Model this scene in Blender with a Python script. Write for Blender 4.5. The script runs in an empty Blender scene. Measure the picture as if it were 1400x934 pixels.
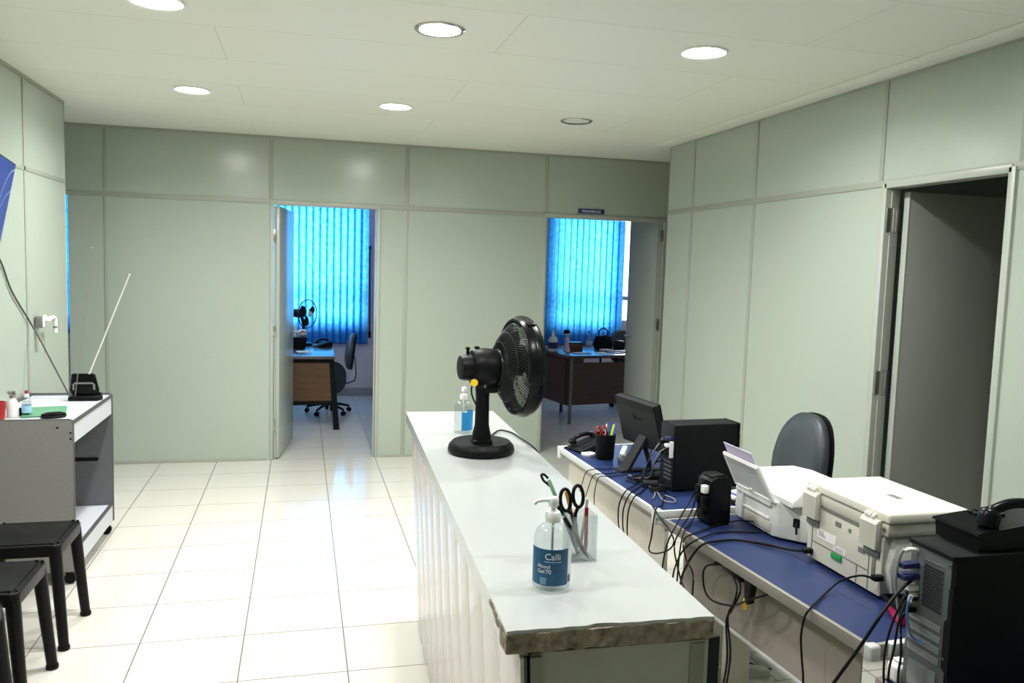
import bpy, bmesh, math, random
from mathutils import Vector, Matrix
random.seed(7)
PI = math.pi
scene = bpy.context.scene
C = scene.collection

# ------------------------------------------------------------------ camera, world, exposure
def camera_basis(yaw, pitch, roll):
    f = Vector((math.sin(yaw)*math.cos(pitch), math.cos(yaw)*math.cos(pitch), math.sin(pitch)))
    r = Vector((math.cos(yaw), -math.sin(yaw), 0)); u = r.cross(f)
    c, s = math.cos(roll), math.sin(roll)
    return c*r + s*u, -s*r + c*u, f
R_, U_, F_ = camera_basis(0.2488, -0.0899, 0.0304)
cam_data = bpy.data.cameras.new('camera'); cam = bpy.data.objects.new('camera', cam_data); C.objects.link(cam)
cam_data.sensor_width = 36.0; cam_data.lens = 1116.1/1400*36.0; cam_data.clip_start = 0.05
cam.matrix_world = Matrix(((R_.x, U_.x, -F_.x, -0.1611), (R_.y, U_.y, -F_.y, -6.594), (R_.z, U_.z, -F_.z, 1.6653), (0, 0, 0, 1)))
scene.camera = cam
scene.view_settings.view_transform = 'Standard'; scene.view_settings.look = 'None'
scene.view_settings.exposure = 0.12; scene.view_settings.gamma = 1.0; scene.view_settings.use_curve_mapping = False
scene.cycles.use_denoising = True
scene.cycles.max_bounces = 9; scene.cycles.diffuse_bounces = 5; scene.cycles.glossy_bounces = 4
scene.cycles.transmission_bounces = 8; scene.cycles.transparent_max_bounces = 12
scene.cycles.caustics_reflective = False; scene.cycles.caustics_refractive = False
scene.cycles.sample_clamp_indirect = 6.0

world = bpy.data.worlds.new('sky'); scene.world = world; world.use_nodes = True
world.node_tree.nodes['Background'].inputs[0].default_value = (0.72, 0.86, 1.0, 1)
world.node_tree.nodes['Background'].inputs[1].default_value = 3.5
LAMP = 150.0           # downlight lens emission
BEAM = 20.0            # downlight beam, watts
DAY = 105.0            # daylight falling on each window, watts

def daylight(name, loc, w, h, power):
    d = bpy.data.lights.new(name, 'AREA'); d.shape = 'RECTANGLE'; d.size = w; d.size_y = h
    d.energy = power; d.color = (0.92, 0.95, 1.0)
    o = bpy.data.objects.new(name, d); C.objects.link(o); o.location = loc; o.rotation_euler = (-PI/2, 0, 0)
WINDOWS = [(-2.95, -2.05), (-1.70, 0.50), (3.03, 3.84), (3.975, 4.60)]  # second opening widened past its blind, unseen, to add white daylight
for xa, xb in WINDOWS:
    daylight('daylight', ((xa+xb)/2, 5.0, 1.55), (xb-xa)+0.5, 1.4, DAY*((xb-xa)+0.5))

# ------------------------------------------------------------------ materials
def lin(c):
    c /= 255.0
    return c/12.92 if c <= 0.04045 else ((c+0.055)/1.055)**2.4
def S(r, g, b): return (lin(r), lin(g), lin(b), 1)

def mat(name, col, rough=0.5, metal=0.0, var=0.0, scale=8.0, bump=0.0, spec=0.5, coat=0.0, stretch=None):
    m = bpy.data.materials.new(name); m.use_nodes = True
    nt = m.node_tree; b = nt.nodes['Principled BSDF']
    b.inputs['Base Color'].default_value = col; b.inputs['Roughness'].default_value = rough
    b.inputs['Metallic'].default_value = metal; b.inputs['Specular IOR Level'].default_value = spec
    b.inputs['Coat Weight'].default_value = coat
    if var or bump:
        tc = nt.nodes.new('ShaderNodeTexCoord'); mp = nt.nodes.new('ShaderNodeMapping')
        if stretch: mp.inputs['Scale'].default_value = stretch
        nz = nt.nodes.new('ShaderNodeTexNoise'); nz.inputs['Scale'].default_value = scale; nz.inputs['Detail'].default_value = 5
        nt.links.new(tc.outputs['Object'], mp.inputs[0]); nt.links.new(mp.outputs[0], nz.inputs['Vector'])
        if var:
            rp = nt.nodes.new('ShaderNodeValToRGB')
            rp.color_ramp.elements[0].position = 0.3; rp.color_ramp.elements[1].position = 0.7
            rp.color_ramp.elements[0].color = tuple(c*(1-var) for c in col[:3]) + (1,)
            rp.color_ramp.elements[1].color = tuple(min(1, c*(1+var)) for c in col[:3]) + (1,)
            nt.links.new(nz.outputs['Fac'], rp.inputs[0]); nt.links.new(rp.outputs[0], b.inputs['Base Color'])
        if bump:
            bp = nt.nodes.new('ShaderNodeBump'); bp.inputs['Strength'].default_value = bump; bp.inputs['Distance'].default_value = 0.004
            nt.links.new(nz.outputs['Fac'], bp.inputs['Height']); nt.links.new(bp.outputs[0], b.inputs['Normal'])
    return m

def emit(name, col, strength):
    m = bpy.data.materials.new(name); m.use_nodes = True
    b = m.node_tree.nodes['Principled BSDF']; b.inputs['Base Color'].default_value = col
    b.inputs['Emission Color'].default_value = col; b.inputs['Emission Strength'].default_value = strength
    return m

def clear(name, col, rough=0.03, ior=1.45):
    m = mat(name, col, rough); b = m.node_tree.nodes['Principled BSDF']
    b.inputs['Transmission Weight'].default_value = 1.0; b.inputs['IOR'].default_value = ior
    return m

def thin_clear(name, tint, gloss=0.1):
    m = bpy.data.materials.new(name); m.use_nodes = True; nt = m.node_tree; nt.nodes.clear()
    out = nt.nodes.new('ShaderNodeOutputMaterial'); mx = nt.nodes.new('ShaderNodeMixShader'); mx.inputs[0].default_value = gloss
    tr = nt.nodes.new('ShaderNodeBsdfTransparent'); tr.inputs[0].default_value = tint
    gl = nt.nodes.new('ShaderNodeBsdfGlossy'); gl.inputs['Roughness'].default_value = 0.03
    nt.links.new(tr.outputs[0], mx.inputs[1]); nt.links.new(gl.outputs[0], mx.inputs[2]); nt.links.new(mx.outputs[0], out.inputs[0])
    return m

M = {}
M['wall'] = mat('wall_laminate', S(168, 178, 165), 0.22, var=0.015, scale=60, spec=0.55)
M['wall_plain'] = mat('plaster', S(214, 196, 198), 0.8, var=0.04, scale=5)
M['rail'] = mat('wall_rail', S(158, 163, 150), 0.4)
M['alu'] = mat('painted_aluminium', S(166, 172, 162), 0.38)
M['alu_dark'] = mat('grey_aluminium', S(92, 96, 92), 0.4)
M['leaf'] = mat('door_laminate', S(168, 176, 164), 0.25, var=0.02, scale=50)
M['leaf_grey'] = mat('grey_door_laminate', S(150, 154, 146), 0.4, var=0.02, scale=50)
M['steel'] = mat('steel', S(176, 176, 172), 0.28, metal=0.9)
M['chrome'] = mat('chrome', S(190, 190, 186), 0.15, metal=1.0)
M['black'] = mat('black_plastic', S(15, 16, 17), 0.42, var=0.08, scale=20, spec=0.14)
M['black_gloss'] = mat('glossy_black_plastic', S(14, 15, 17), 0.25, spec=0.14)
M['black_matt'] = mat('matt_black_metal', S(16, 19, 20), 0.62, var=0.06, scale=30, spec=0.14)
M['charcoal'] = mat('charcoal_plastic', S(38, 40, 42), 0.5, spec=0.14)
M['rubber'] = mat('black_rubber', S(18, 18, 18), 0.6, spec=0.14)
M['cable'] = mat('black_cable', S(20, 20, 22), 0.45, spec=0.14)
M['cable_grey'] = mat('grey_cable', S(120, 122, 120), 0.45)
M['cable_white'] = mat('white_cable', S(225, 225, 220), 0.4)
M['cable_blue'] = mat('blue_cable', S(70, 110, 170), 0.4)
M['cable_brown'] = mat('dark_grey_cable', S(62, 64, 58), 0.5)
M['white_plastic'] = mat('white_plastic', S(232, 232, 228), 0.35)
M['cream'] = mat('cream_plastic', S(194, 192, 177), 0.42, var=0.03, scale=6)
M['cream_lid'] = mat('cream_lid_plastic', S(226, 224, 208), 0.4)
M['off_white'] = mat('off_white_plastic', S(216, 218, 210), 0.38)
M['beige_panel'] = mat('beige_laminate', S(206, 200, 184), 0.45, var=0.03, scale=10)
M['blue_top'] = mat('blue_laminate', S(31, 46, 86), 0.38, var=0.06, scale=25, spec=0.35)
M['white_edge'] = mat('white_edge_band', S(206, 208, 206), 0.4)
M['grey_edge'] = mat('grey_edge_band', S(132, 129, 118), 0.45)
M['panel_grey'] = mat('grey_beige_steel', S(150, 143, 132), 0.5, var=0.03, scale=8)
M['cap_grey'] = mat('pale_grey_cap', S(186, 188, 184), 0.42)
M['counter_top'] = mat('white_laminate', S(172, 176, 174), 0.14, var=0.02, scale=3)
M['pvc'] = mat('glossy_pvc_cladding', S(186, 176, 172), 0.15)
M['chip'] = mat('bare_particle_board', S(132, 121, 104), 0.85, var=0.55, scale=45, bump=0.8)
M['end_panel'] = mat('grey_green_panel', S(152, 154, 140), 0.5, var=0.05, scale=12)
M['end_trim'] = mat('grey_green_trim', S(122, 124, 110), 0.45)
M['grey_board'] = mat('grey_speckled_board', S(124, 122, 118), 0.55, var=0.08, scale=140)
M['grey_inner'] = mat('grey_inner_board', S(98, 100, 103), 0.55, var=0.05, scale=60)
M['dark_edge'] = mat('dark_edge_band', S(74, 74, 74), 0.5)
M['white_board'] = mat('white_board', S(196, 199, 205), 0.4)
M['stool'] = mat('black_moulded_plastic', S(15, 15, 16), 0.36, var=0.15, scale=14, bump=0.03, spec=0.14)
M['upholstery'] = mat('charcoal_vinyl', S(43, 49, 52), 0.48, var=0.08, scale=7, bump=0.05)
M['paper'] = mat('white_paper', S(238, 236, 232), 0.7)
M['paper_lilac'] = mat('lilac_paper', S(206, 196, 220), 0.7)
M['green'] = mat('green_folder', S(92, 150, 116), 0.45)
M['green_pale'] = mat('pale_green_plastic', S(150, 196, 166), 0.35)
M['red'] = mat('red_plastic', S(158, 24, 30), 0.4)
M['pink'] = mat('magenta_card', S(222, 30, 92), 0.55)
M['yellow'] = mat('yellow_plastic', S(240, 200, 40), 0.4)
M['lime'] = mat('lime_tag', S(190, 210, 40), 0.5)
M['orange'] = mat('orange_plastic', S(222, 160, 40), 0.4)
M['bluepen'] = mat('blue_plastic', S(50, 90, 190), 0.35)
M['label_blue'] = mat('blue_bottle_label', S(12, 84, 128), 0.4, var=0.15, scale=22)
M['label_cyan'] = mat('cyan_bottle_label', S(40, 150, 220), 0.4)
M['tape_blue'] = mat('blue_tape', S(36, 140, 220), 0.4)
M['white_ink'] = mat('white_ink', S(236, 240, 242), 0.5)
M['grey_ink'] = mat('grey_ink', S(120, 122, 116), 0.5)
M['pale_ink'] = mat('pale_blue_ink', S(150, 196, 222), 0.5)
M['sign_blue'] = mat('navy_sign', S(34, 46, 104), 0.4)
M['vga'] = mat('navy_connector', S(28, 38, 86), 0.4)
M['green_clip'] = mat('green_clip', S(30, 150, 70), 0.35)
M['clear_gel'] = thin_clear('clear_bottle', (0.88, 0.91, 0.91, 1), 0.10)
M['acrylic'] = thin_clear('clear_acrylic', (0.90, 0.92, 0.92, 1), 0.12)
M['pane'] = thin_clear('window_pane', (0.94, 0.98, 1.0, 1), 0.06)
M['wood'] = mat('brown_wood_laminate', S(92, 62, 36), 0.4, var=0.25, scale=6, stretch=(1, 1, 9))
M['wood_dark'] = mat('dark_wood_laminate', S(66, 46, 40), 0.3, var=0.2, scale=6, stretch=(1, 1, 9))
M['desk_top_dark'] = mat('dark_grey_top', S(92, 84, 88), 0.22)
M['window_frame'] = mat('window_frame_paint', S(200, 200, 204), 0.4)
M['skirting'] = mat('skirting_tile', S(150, 148, 152), 0.3)
M['lens_on'] = emit('lit_lens', (1.0, 1.0, 0.985, 1), LAMP)
M['lens_dim'] = emit('frosted_lit_lens', (1.0, 1.0, 0.985, 1), LAMP*0.6)
M['lens_off'] = mat('unlit_lens', S(226, 226, 216), 0.5)
M['grille'] = mat('fan_wire', S(40, 42, 42), 0.3, spec=0.14)
M['fan_blade'] = mat('fan_blade', S(34, 36, 38), 0.22, spec=0.14)
M['pc_rear'] = mat('pc_rear_steel', S(96, 102, 104), 0.42, metal=0.5)
M['pc_slot'] = mat('pc_slot_steel', S(140, 146, 146), 0.3, metal=0.6)
M['vent'] = mat('vent_holes', S(58, 62, 64), 0.6)

def floor_material():
    m = bpy.data.materials.new('glossy_white_tile'); m.use_nodes = True; nt = m.node_tree; b = nt.nodes['Principled BSDF']
    tc = nt.nodes.new('ShaderNodeTexCoord')
    sep = nt.nodes.new('ShaderNodeSeparateXYZ'); nt.links.new(tc.outputs['Object'], sep.inputs[0])
    def math_(op, a, bb=None, c=None):
        n = nt.nodes.new('ShaderNodeMath'); n.operation = op
        for i, v in enumerate((a, bb, c)):
            if v is None: continue
            if isinstance(v, (int, float)): n.inputs[i].default_value = v
            else: nt.links.new(v, n.inputs[i])
        return n.outputs[0]
    def line(out, size, half):
        t = math_('DIVIDE', out, size); f = math_('FRACT', math_('ADD', t, 100.5)); d = math_('ABSOLUTE', math_('SUBTRACT', f, 0.5))
        return math_('LESS_THAN', d, half/size)
    g = math_('MAXIMUM', line(sep.outputs[0], 0.43, 0.0028), line(sep.outputs[1], 0.4162, 0.0028))
    nz = nt.nodes.new('ShaderNodeTexNoise'); nz.inputs['Scale'].default_value = 2.5; nz.inputs['Detail'].default_value = 4
    nt.links.new(tc.outputs['Object'], nz.inputs['Vector'])
    rp = nt.nodes.new('ShaderNodeValToRGB'); rp.color_ramp.elements[0].color = S(206, 203, 192); rp.color_ramp.elements[1].color = S(214, 212, 203)
    nt.links.new(nz.outputs['Fac'], rp.inputs[0])
    mx = nt.nodes.new('ShaderNodeMix'); mx.data_type = 'RGBA'
    nt.links.new(g, mx.inputs[0]); nt.links.new(rp.outputs[0], mx.inputs[6]); mx.inputs[7].default_value = S(112, 108, 98)
    nt.links.new(mx.outputs[2], b.inputs['Base Color'])
    nt.links.new(math_('MULTIPLY_ADD', g, 0.5, 0.10), b.inputs['Roughness'])
    return m

def ceiling_material():
    m = bpy.data.materials.new('white_ceiling_board'); m.use_nodes = True; nt = m.node_tree; b = nt.nodes['Principled BSDF']
    tc = nt.nodes.new('ShaderNodeTexCoord'); br = nt.nodes.new('ShaderNodeTexBrick')
    mp = nt.nodes.new('ShaderNodeMapping'); mp.inputs['Location'].default_value = (-0.69 + 1.245*2, 2.735, 0)
    nt.links.new(tc.outputs['Object'], mp.inputs[0]); nt.links.new(mp.outputs[0], br.inputs['Vector'])
    br.inputs['Scale'].default_value = 1.0; br.inputs['Brick Width'].default_value = 2.49; br.inputs['Row Height'].default_value = 0.615
    br.inputs['Mortar Size'].default_value = 0.0032; br.inputs['Mortar Smooth'].default_value = 0.3
    br.inputs['Color1'].default_value = S(236, 236, 226); br.inputs['Color2'].default_value = S(233, 233, 223); br.inputs['Mortar'].default_value = S(214, 213, 202)
    nt.links.new(br.outputs['Color'], b.inputs['Base Color']); b.inputs['Roughness'].default_value = 0.6
    return m

def slat_material():
    m = bpy.data.materials.new('blue_blind_fabric'); m.use_nodes = True; nt = m.node_tree; nt.nodes.clear()
    out = nt.nodes.new('ShaderNodeOutputMaterial'); mx = nt.nodes.new('ShaderNodeMixShader'); mx.inputs[0].default_value = 0.62
    tc = nt.nodes.new('ShaderNodeTexCoord'); nz = nt.nodes.new('ShaderNodeTexNoise')
    nz.inputs['Scale'].default_value = 22; nz.inputs['Detail'].default_value = 6; nz.inputs['Roughness'].default_value = 0.7
    nt.links.new(tc.outputs['Object'], nz.inputs['Vector'])
    rp = nt.nodes.new('ShaderNodeValToRGB'); rp.color_ramp.elements[0].position = 0.35; rp.color_ramp.elements[1].position = 0.68
    rp.color_ramp.elements[0].color = (0.03, 0.30, 0.72, 1); rp.color_ramp.elements[1].color = (0.13, 0.58, 0.92, 1)  # mottle of backlit foliage behind the blind, put into the slat colour
    nt.links.new(nz.outputs['Fac'], rp.inputs[0])
    df = nt.nodes.new('ShaderNodeBsdfDiffuse'); df.inputs[0].default_value = (0.015, 0.06, 0.36, 1)
    tr = nt.nodes.new('ShaderNodeBsdfTranslucent'); nt.links.new(rp.outputs[0], tr.inputs[0])
    nt.links.new(df.outputs[0], mx.inputs[1]); nt.links.new(tr.outputs[0], mx.inputs[2]); nt.links.new(mx.outputs[0], out.inputs[0])
    return m

def screen_material():
    m = bpy.data.materials.new('blue_tv_picture'); m.use_nodes = True; nt = m.node_tree; b = nt.nodes['Principled BSDF']
    tc = nt.nodes.new('ShaderNodeTexCoord')
    def op(kind, a, bb=None):
        n = nt.nodes.new('ShaderNodeMath'); n.operation = kind
        for i, v in enumerate((a, bb)):
            if v is None: continue
            if isinstance(v, (int, float)): n.inputs[i].default_value = v
            else: nt.links.new(v, n.inputs[i])
        return n.outputs[0]
    def arc(cx, cz, r, w):
        d = nt.nodes.new('ShaderNodeVectorMath'); d.operation = 'DISTANCE'; d.inputs[1].default_value = (cx, 0.0012, cz)
        nt.links.new(tc.outputs['Object'], d.inputs[0])
        return op('LESS_THAN', op('ABSOLUTE', op('SUBTRACT', d.outputs['Value'], r)), w)
    g = op('MAXIMUM', arc(0.0, -0.32, 0.29, 0.0032), arc(-0.02, -0.44, 0.31, 0.0024))
    nz = nt.nodes.new('ShaderNodeTexNoise'); nz.inputs['Scale'].default_value = 5; nt.links.new(tc.outputs['Object'], nz.inputs['Vector'])
    rp = nt.nodes.new('ShaderNodeValToRGB'); rp.color_ramp.elements[0].color = (0.004, 0.025, 0.26, 1); rp.color_ramp.elements[1].color = (0.015, 0.11, 0.62, 1)
    nt.links.new(nz.outputs['Fac'], rp.inputs[0])
    mx = nt.nodes.new('ShaderNodeMix'); mx.data_type = 'RGBA'; nt.links.new(g, mx.inputs[0]); nt.links.new(rp.outputs[0], mx.inputs[6]); mx.inputs[7].default_value = (0.45, 0.65, 0.95, 1)
    b.inputs['Base Color'].default_value = (0.01, 0.01, 0.02, 1); b.inputs['Roughness'].default_value = 0.3; b.inputs['Specular IOR Level'].default_value = 0.2
    nt.links.new(mx.outputs[2], b.inputs['Emission Color']); b.inputs['Emission Strength'].default_value = 0.7
    return m
M['floor'] = floor_material(); M['ceiling'] = ceiling_material(); M['slat'] = slat_material(); M['screen'] = screen_material()

# ------------------------------------------------------------------ mesh helpers
def V(*a): return Vector(a)
class B:
    """collects shapes and links them as ONE mesh object"""
    def __init__(s): s.bm = bmesh.new()
    def _tf(s, verts, mtx): bmesh.ops.transform(s.bm, matrix=mtx, verts=verts)
    def box(s, x0, x1, y0, y1, z0, z1, bev=0.0, seg=2, mtx=None):
        r = bmesh.ops.create_cube(s.bm, size=1.0); vs = r['verts']
        s._tf(vs, Matrix.Translation(((x0+x1)/2, (y0+y1)/2, (z0+z1)/2)) @ Matrix.Diagonal((abs(x1-x0), abs(y1-y0), abs(z1-z0), 1)))
        if bev:
            es = list({e for v in vs for e in v.link_edges})
            r2 = bmesh.ops.bevel(s.bm, geom=es, offset=bev, segments=seg, profile=0.5, affect='EDGES')
            vs = list({v for f in r2['faces'] for v in f.verts} | {v for v in vs if v.is_valid})
        if mtx is not None: s._tf(vs, mtx)
        return s
    def hexa(s, bottom, top):
        vb = [s.bm.verts.new(p) for p in bottom]; vt = [s.bm.verts.new(p) for p in top]; n = len(vb)
        s.bm.faces.new(vb[::-1]); s.bm.faces.new(vt)
        for i in range(n): s.bm.faces.new((vb[i], vb[(i+1) % n], vt[(i+1) % n], vt[i]))
        return s
    def prism(s, pts, axis, a, b, bev=0.0, mtx=None):
        """2-D outline extruded along an axis; outline coordinates are the two other axes in order"""
        def p3(p, t):
            return {'x': (t, p[0], p[1]), 'y': (p[0], t, p[1]), 'z': (p[0], p[1], t)}[axis]
        va = [s.bm.verts.new(p3(p, a)) for p in pts]; vb = [s.bm.verts.new(p3(p, b)) for p in pts]; n = len(pts)
        fs = [s.bm.faces.new(va[::-1]), s.bm.faces.new(vb)]
        for i in range(n): fs.append(s.bm.faces.new((va[i], va[(i+1) % n], vb[(i+1) % n], vb[i])))
        vs = va + vb
        if bev:
            es = list({e for f in fs[:2] for e in f.edges})
            r2 = bmesh.ops.bevel(s.bm, geom=es, offset=bev, segments=3, profile=0.5, affect='EDGES')
            vs = list({v for f in r2['faces'] for v in f.verts} | {v for v in vs if v.is_valid})
        if mtx is not None: s._tf(vs, mtx)
        return s
    def lathe(s, prof, n=32, mtx=None, caps=True):
        rings = []
        for r, z in prof:
            rings.append([s.bm.verts.new((r*math.cos(2*PI*i/n), r*math.sin(2*PI*i/n), z)) for i in range(n)])
        for k in range(len(rings)-1):
            for i in range(n):
                s.bm.faces.new((rings[k][i], rings[k][(i+1) % n], rings[k+1][(i+1) % n], rings[k+1][i]))
        if caps:
            s.bm.faces.new(rings[0][::-1]); s.bm.faces.new(rings[-1])
        if mtx is not None: s._tf([v for r in rings for v in r], mtx)
        return s
    def cyl(s, p0, p1, r0, r1=None, n=16):
        p0, p1 = Vector(p0), Vector(p1); d = p1-p0; r1 = r0 if r1 is None else r1
        q = d.to_track_quat('Z', 'Y').to_matrix().to_4x4()
        return s.lathe([(r0, 0), (r1, d.length)], n, Matrix.Translation(p0) @ q)
    def ball(s, c, rx, ry=None, rz=None, n=16):
        ry = ry or rx; rz = rz or rx
        r = bmesh.ops.create_uvsphere(s.bm, u_segments=n, v_segments=max(8, n//2), radius=1.0)
        s._tf(r['verts'], Matrix.Translation(c) @ Matrix.Diagonal((rx, ry, rz, 1)))
        return s
    def torus(s, R, r, n=40, m=8, mtx=None):
        rings = []
        for i in range(n):
            a = 2*PI*i/n
            rings.append([s.bm.verts.new(((R+r*math.cos(2*PI*j/m))*math.cos(a), (R+r*math.cos(2*PI*j/m))*math.sin(a), r*math.sin(2*PI*j/m))) for j in range(m)])
        for i in range(n):
            for j in range(m):
                s.bm.faces.new((rings[i][j], rings[(i+1) % n][j], rings[(i+1) % n][(j+1) % m], rings[i][(j+1) % m]))
        if mtx is not None: s._tf([v for r in rings for v in r], mtx)
        return s
    def tube(s, pts, r, n=8, smooth=True, sub=6, taper=None):
        P = [Vector(p) for p in pts]
        if smooth and len(P) > 2:
            Q = []; E = [P[0]*2-P[1]] + P + [P[-1]*2-P[-2]]
            for i in range(1, len(E)-2):
                a, b, c, d = E[i-1:i+3]
                for k in range(sub):
                    t = k/sub
                    Q.append(0.5*((2*b)+(-a+c)*t+(2*a-5*b+4*c-d)*t*t+(-a+3*b-3*c+d)*t**3))
            P = Q + [P[-1]]
        rings = []; up = Vector((0.13, 0.27, 0.95)).normalized()
        for i, p in enumerate(P):
            t = (P[min(i+1, len(P)-1)]-P[max(i-1, 0)]).normalized()
            a = t.cross(up)
            if a.length < 1e-3: a = t.cross(Vector((1, 0, 0)))
            a.normalize(); b = t.cross(a)
            rr = r if taper is None else r+(taper-r)*i/(len(P)-1)
            rings.append([s.bm.verts.new(p+rr*(math.cos(2*PI*j/n)*a+math.sin(2*PI*j/n)*b)) for j in range(n)])
        for k in range(len(rings)-1):
            for j in range(n): s.bm.faces.new((rings[k][j], rings[k][(j+1) % n], rings[k+1][(j+1) % n], rings[k+1][j]))
        s.bm.faces.new(rings[0][::-1]); s.bm.faces.new(rings[-1])
        return s
    def ribbon(s, pts, w, t, width_dir=(0, 0, 1)):
        """flat band of width w and thickness t along a path"""
        P = [Vector(p) for p in pts]; wd = Vector(width_dir).normalized(); rings = []
        for i, p in enumerate(P):
            d = (P[min(i+1, len(P)-1)]-P[max(i-1, 0)]).normalized(); nrm = d.cross(wd).normalized()
            rings.append([s.bm.verts.new(p+wd*a*w/2+nrm*b*t/2) for a, b in ((-1, -1), (1, -1), (1, 1), (-1, 1))])
        for k in range(len(rings)-1):
            for j in range(4): s.bm.faces.new((rings[k][j], rings[k][(j+1) % 4], rings[k+1][(j+1) % 4], rings[k+1][j]))
        s.bm.faces.new(rings[0][::-1]); s.bm.faces.new(rings[-1])
        return s
    def build(s, name, m, parent=None, angle=35, world=False):
        bmesh.ops.recalc_face_normals(s.bm, faces=s.bm.faces[:])
        if world and parent is not None:
            bmesh.ops.transform(s.bm, matrix=world_of(parent).inverted(), verts=s.bm.verts[:])
        me = bpy.data.meshes.new(name); s.bm.to_mesh(me); s.bm.free()
        me.materials.append(m)
        if angle:
            me.polygons.foreach_set('use_smooth', [True]*len(me.polygons)); me.set_sharp_from_angle(angle=math.radians(angle))
        o = bpy.data.objects.new(name, me); C.objects.link(o)
        if parent is not None: o.parent = parent
        return o

def world_of(o):
    m = o.matrix_basis.copy()
    while o.parent: o = o.parent; m = o.matrix_basis @ m
    return m
def tag(o, label=None, cat=None, group=None, kind=None):
    if label: o['label'] = label
    if cat: o['category'] = cat
    if group: o['group'] = group
    if kind: o['kind'] = kind
    return o
def thing(name, label, cat, loc=(0, 0, 0), rotz=0.0, group=None):
    o = bpy.data.objects.new(name, None); C.objects.link(o); o.empty_display_size = 0.1
    o.location = loc; o.rotation_euler = (0, 0, rotz)
    return tag(o, label, cat, group)
def struct(name, b, m, angle=35, parent=None):
    o = b.build(name, m, parent, angle); o['kind'] = 'structure'; return o
def dup(root, loc, label, rotz=None):
    r = root.copy(); C.objects.link(r); r.location = loc; r['label'] = label
    if rotz is not None: r.rotation_euler = (0, 0, rotz)
    for ch in list(root.children):
        c = ch.copy(); C.objects.link(c); c.parent = r
        for g in list(ch.children):
            d = g.copy(); C.objects.link(d); d.parent = c
    return r
def text_mesh(txt, size, extrude=0.0003, align='CENTER'):
    cu = bpy.data.curves.new('lettering', 'FONT'); cu.body = txt; cu.size = size; cu.extrude = extrude
    cu.align_x = align; cu.align_y = 'CENTER'
    o = bpy.data.objects.new('lettering', cu); C.objects.link(o)
    dg = bpy.context.evaluated_depsgraph_get(); me = bpy.data.meshes.new_from_object(o.evaluated_get(dg))
    bpy.data.objects.remove(o); bpy.data.curves.remove(cu)
    return me
def add_text(b, txt, size, mtx, wrap=None):
    """lettering in its own xy plane, placed by mtx, or wrapped round a z axis: wrap = (radius, mid angle, z)"""
    me = text_mesh(txt, size); tmp = bmesh.new(); tmp.from_mesh(me)
    for v in tmp.verts:
        if wrap:
            R, a0, z = wrap; a = a0 + v.co.x/R; r = R + v.co.z
            v.co = (r*math.cos(a), r*math.sin(a), z + v.co.y)
        else: v.co = mtx @ v.co
    t = bpy.data.meshes.new('t'); tmp.to_mesh(t); tmp.free(); b.bm.from_mesh(t)
    bpy.data.meshes.remove(t); bpy.data.meshes.remove(me)
RZ = lambda a: Matrix.Rotation(a, 4, 'Z')
RX = lambda a: Matrix.Rotation(a, 4, 'X')
RY = lambda a: Matrix.Rotation(a, 4, 'Y')
T = Matrix.Translation

# ------------------------------------------------------------------ the room
YB = 0.408; XR = 2.65; XL = -1.72; ZC = 2.67; ZR = 2.142; YE = -9.0; YW = 3.78
fl = struct('floor', B().box(-5.5, 6.0, YE-0.2, YW+0.3, -0.08, 0.0), M['floor'], 0)
fl.rotation_euler = (0, 0, 0.005)
struct('ceiling', B().box(-5.5, 6.0, YE-0.2, YW+0.3, ZC, ZC+0.08), M['ceiling'], 0)

# back partition: three openings
b = B(); t = 0.06
for x0, x1 in ((-5.0, -3.0), (-1.945, -0.43), (0.43, 1.895), (3.03, 5.0)): b.box(x0, x1, YB, YB+t, 0, ZR)
b.box(-5.0, 5.0, YB, YB+t, ZR, ZC)
struct('wall_back', b, M['wall'], 0)
b = B()
for x in (-1.676, -0.4413, 0.662, 1.8875): b.box(x-0.016, x+0.016, YB-0.005, YB, ZR if x in (-0.4413, 1.8875) else 0, ZC-0.02, 0.002)
b.box(-3.2, 3.2, YB-0.006, YB, ZR-0.018, ZR+0.018, 0.002)
b.box(-3.2, 3.2, YB-0.008, YB, ZC-0.022, ZC, 0.002)
for x0, x1 in ((-1.945, -0.47), (0.47, 1.86)): b.box(x0, x1, YB-0.006, YB, 0, 0.025, 0.002)
struct('trim_1', b, M['rail'])
# right partition with the dark doorway
b = B()
b.box(XR, XR+t, -3.03, -0.487, 0, ZR); b.box(XR, XR+t, YE, -3.80, 0, ZR); b.box(XR, XR+t, YE, -0.487, ZR, ZC)
struct('wall_right', b, M['wall'], 0)
b = B()
for y in (-0.907, -1.79): b.box(XR-0.005, XR, y-0.014, y+0.014, 0, ZC-0.02, 0.002)
b.box(XR-0.005, XR, -3.009, -2.981, ZR, ZC-0.02, 0.002)
b.box(XR-0.005, XR, -3.856, -3.824, ZR, ZC-0.02, 0.002)
for y in (-5.1, -6.3): b.box(XR-0.005, XR, y-0.014, y+0.014, 0, ZC-0.02, 0.002)
b.box(XR-0.006, XR, YE, -0.49, ZR-0.016, ZR+0.016, 0.002)
b.box(XR-0.008, XR, YE, -0.49, ZC-0.02, ZC, 0.002)
b.box(XR-0.004, XR+t+0.004, -0.487, -0.481, 0, ZC, 0.002)
struct('trim_2', b, M['rail'])
struct('trim_3', B().box(2.51, XR, YE, -0.49, ZC-0.012, ZC, 0.004), M['ceiling'])
struct('wall_corridor_right', B().box(XR+t, 4.2, -0.55, -0.487, 0, ZC), M['wall'], 0)
struct('wall_corridor_end', B().box(4.2, 4.26, -0.55, YB, 0, ZC), M['wall'], 0)
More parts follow.
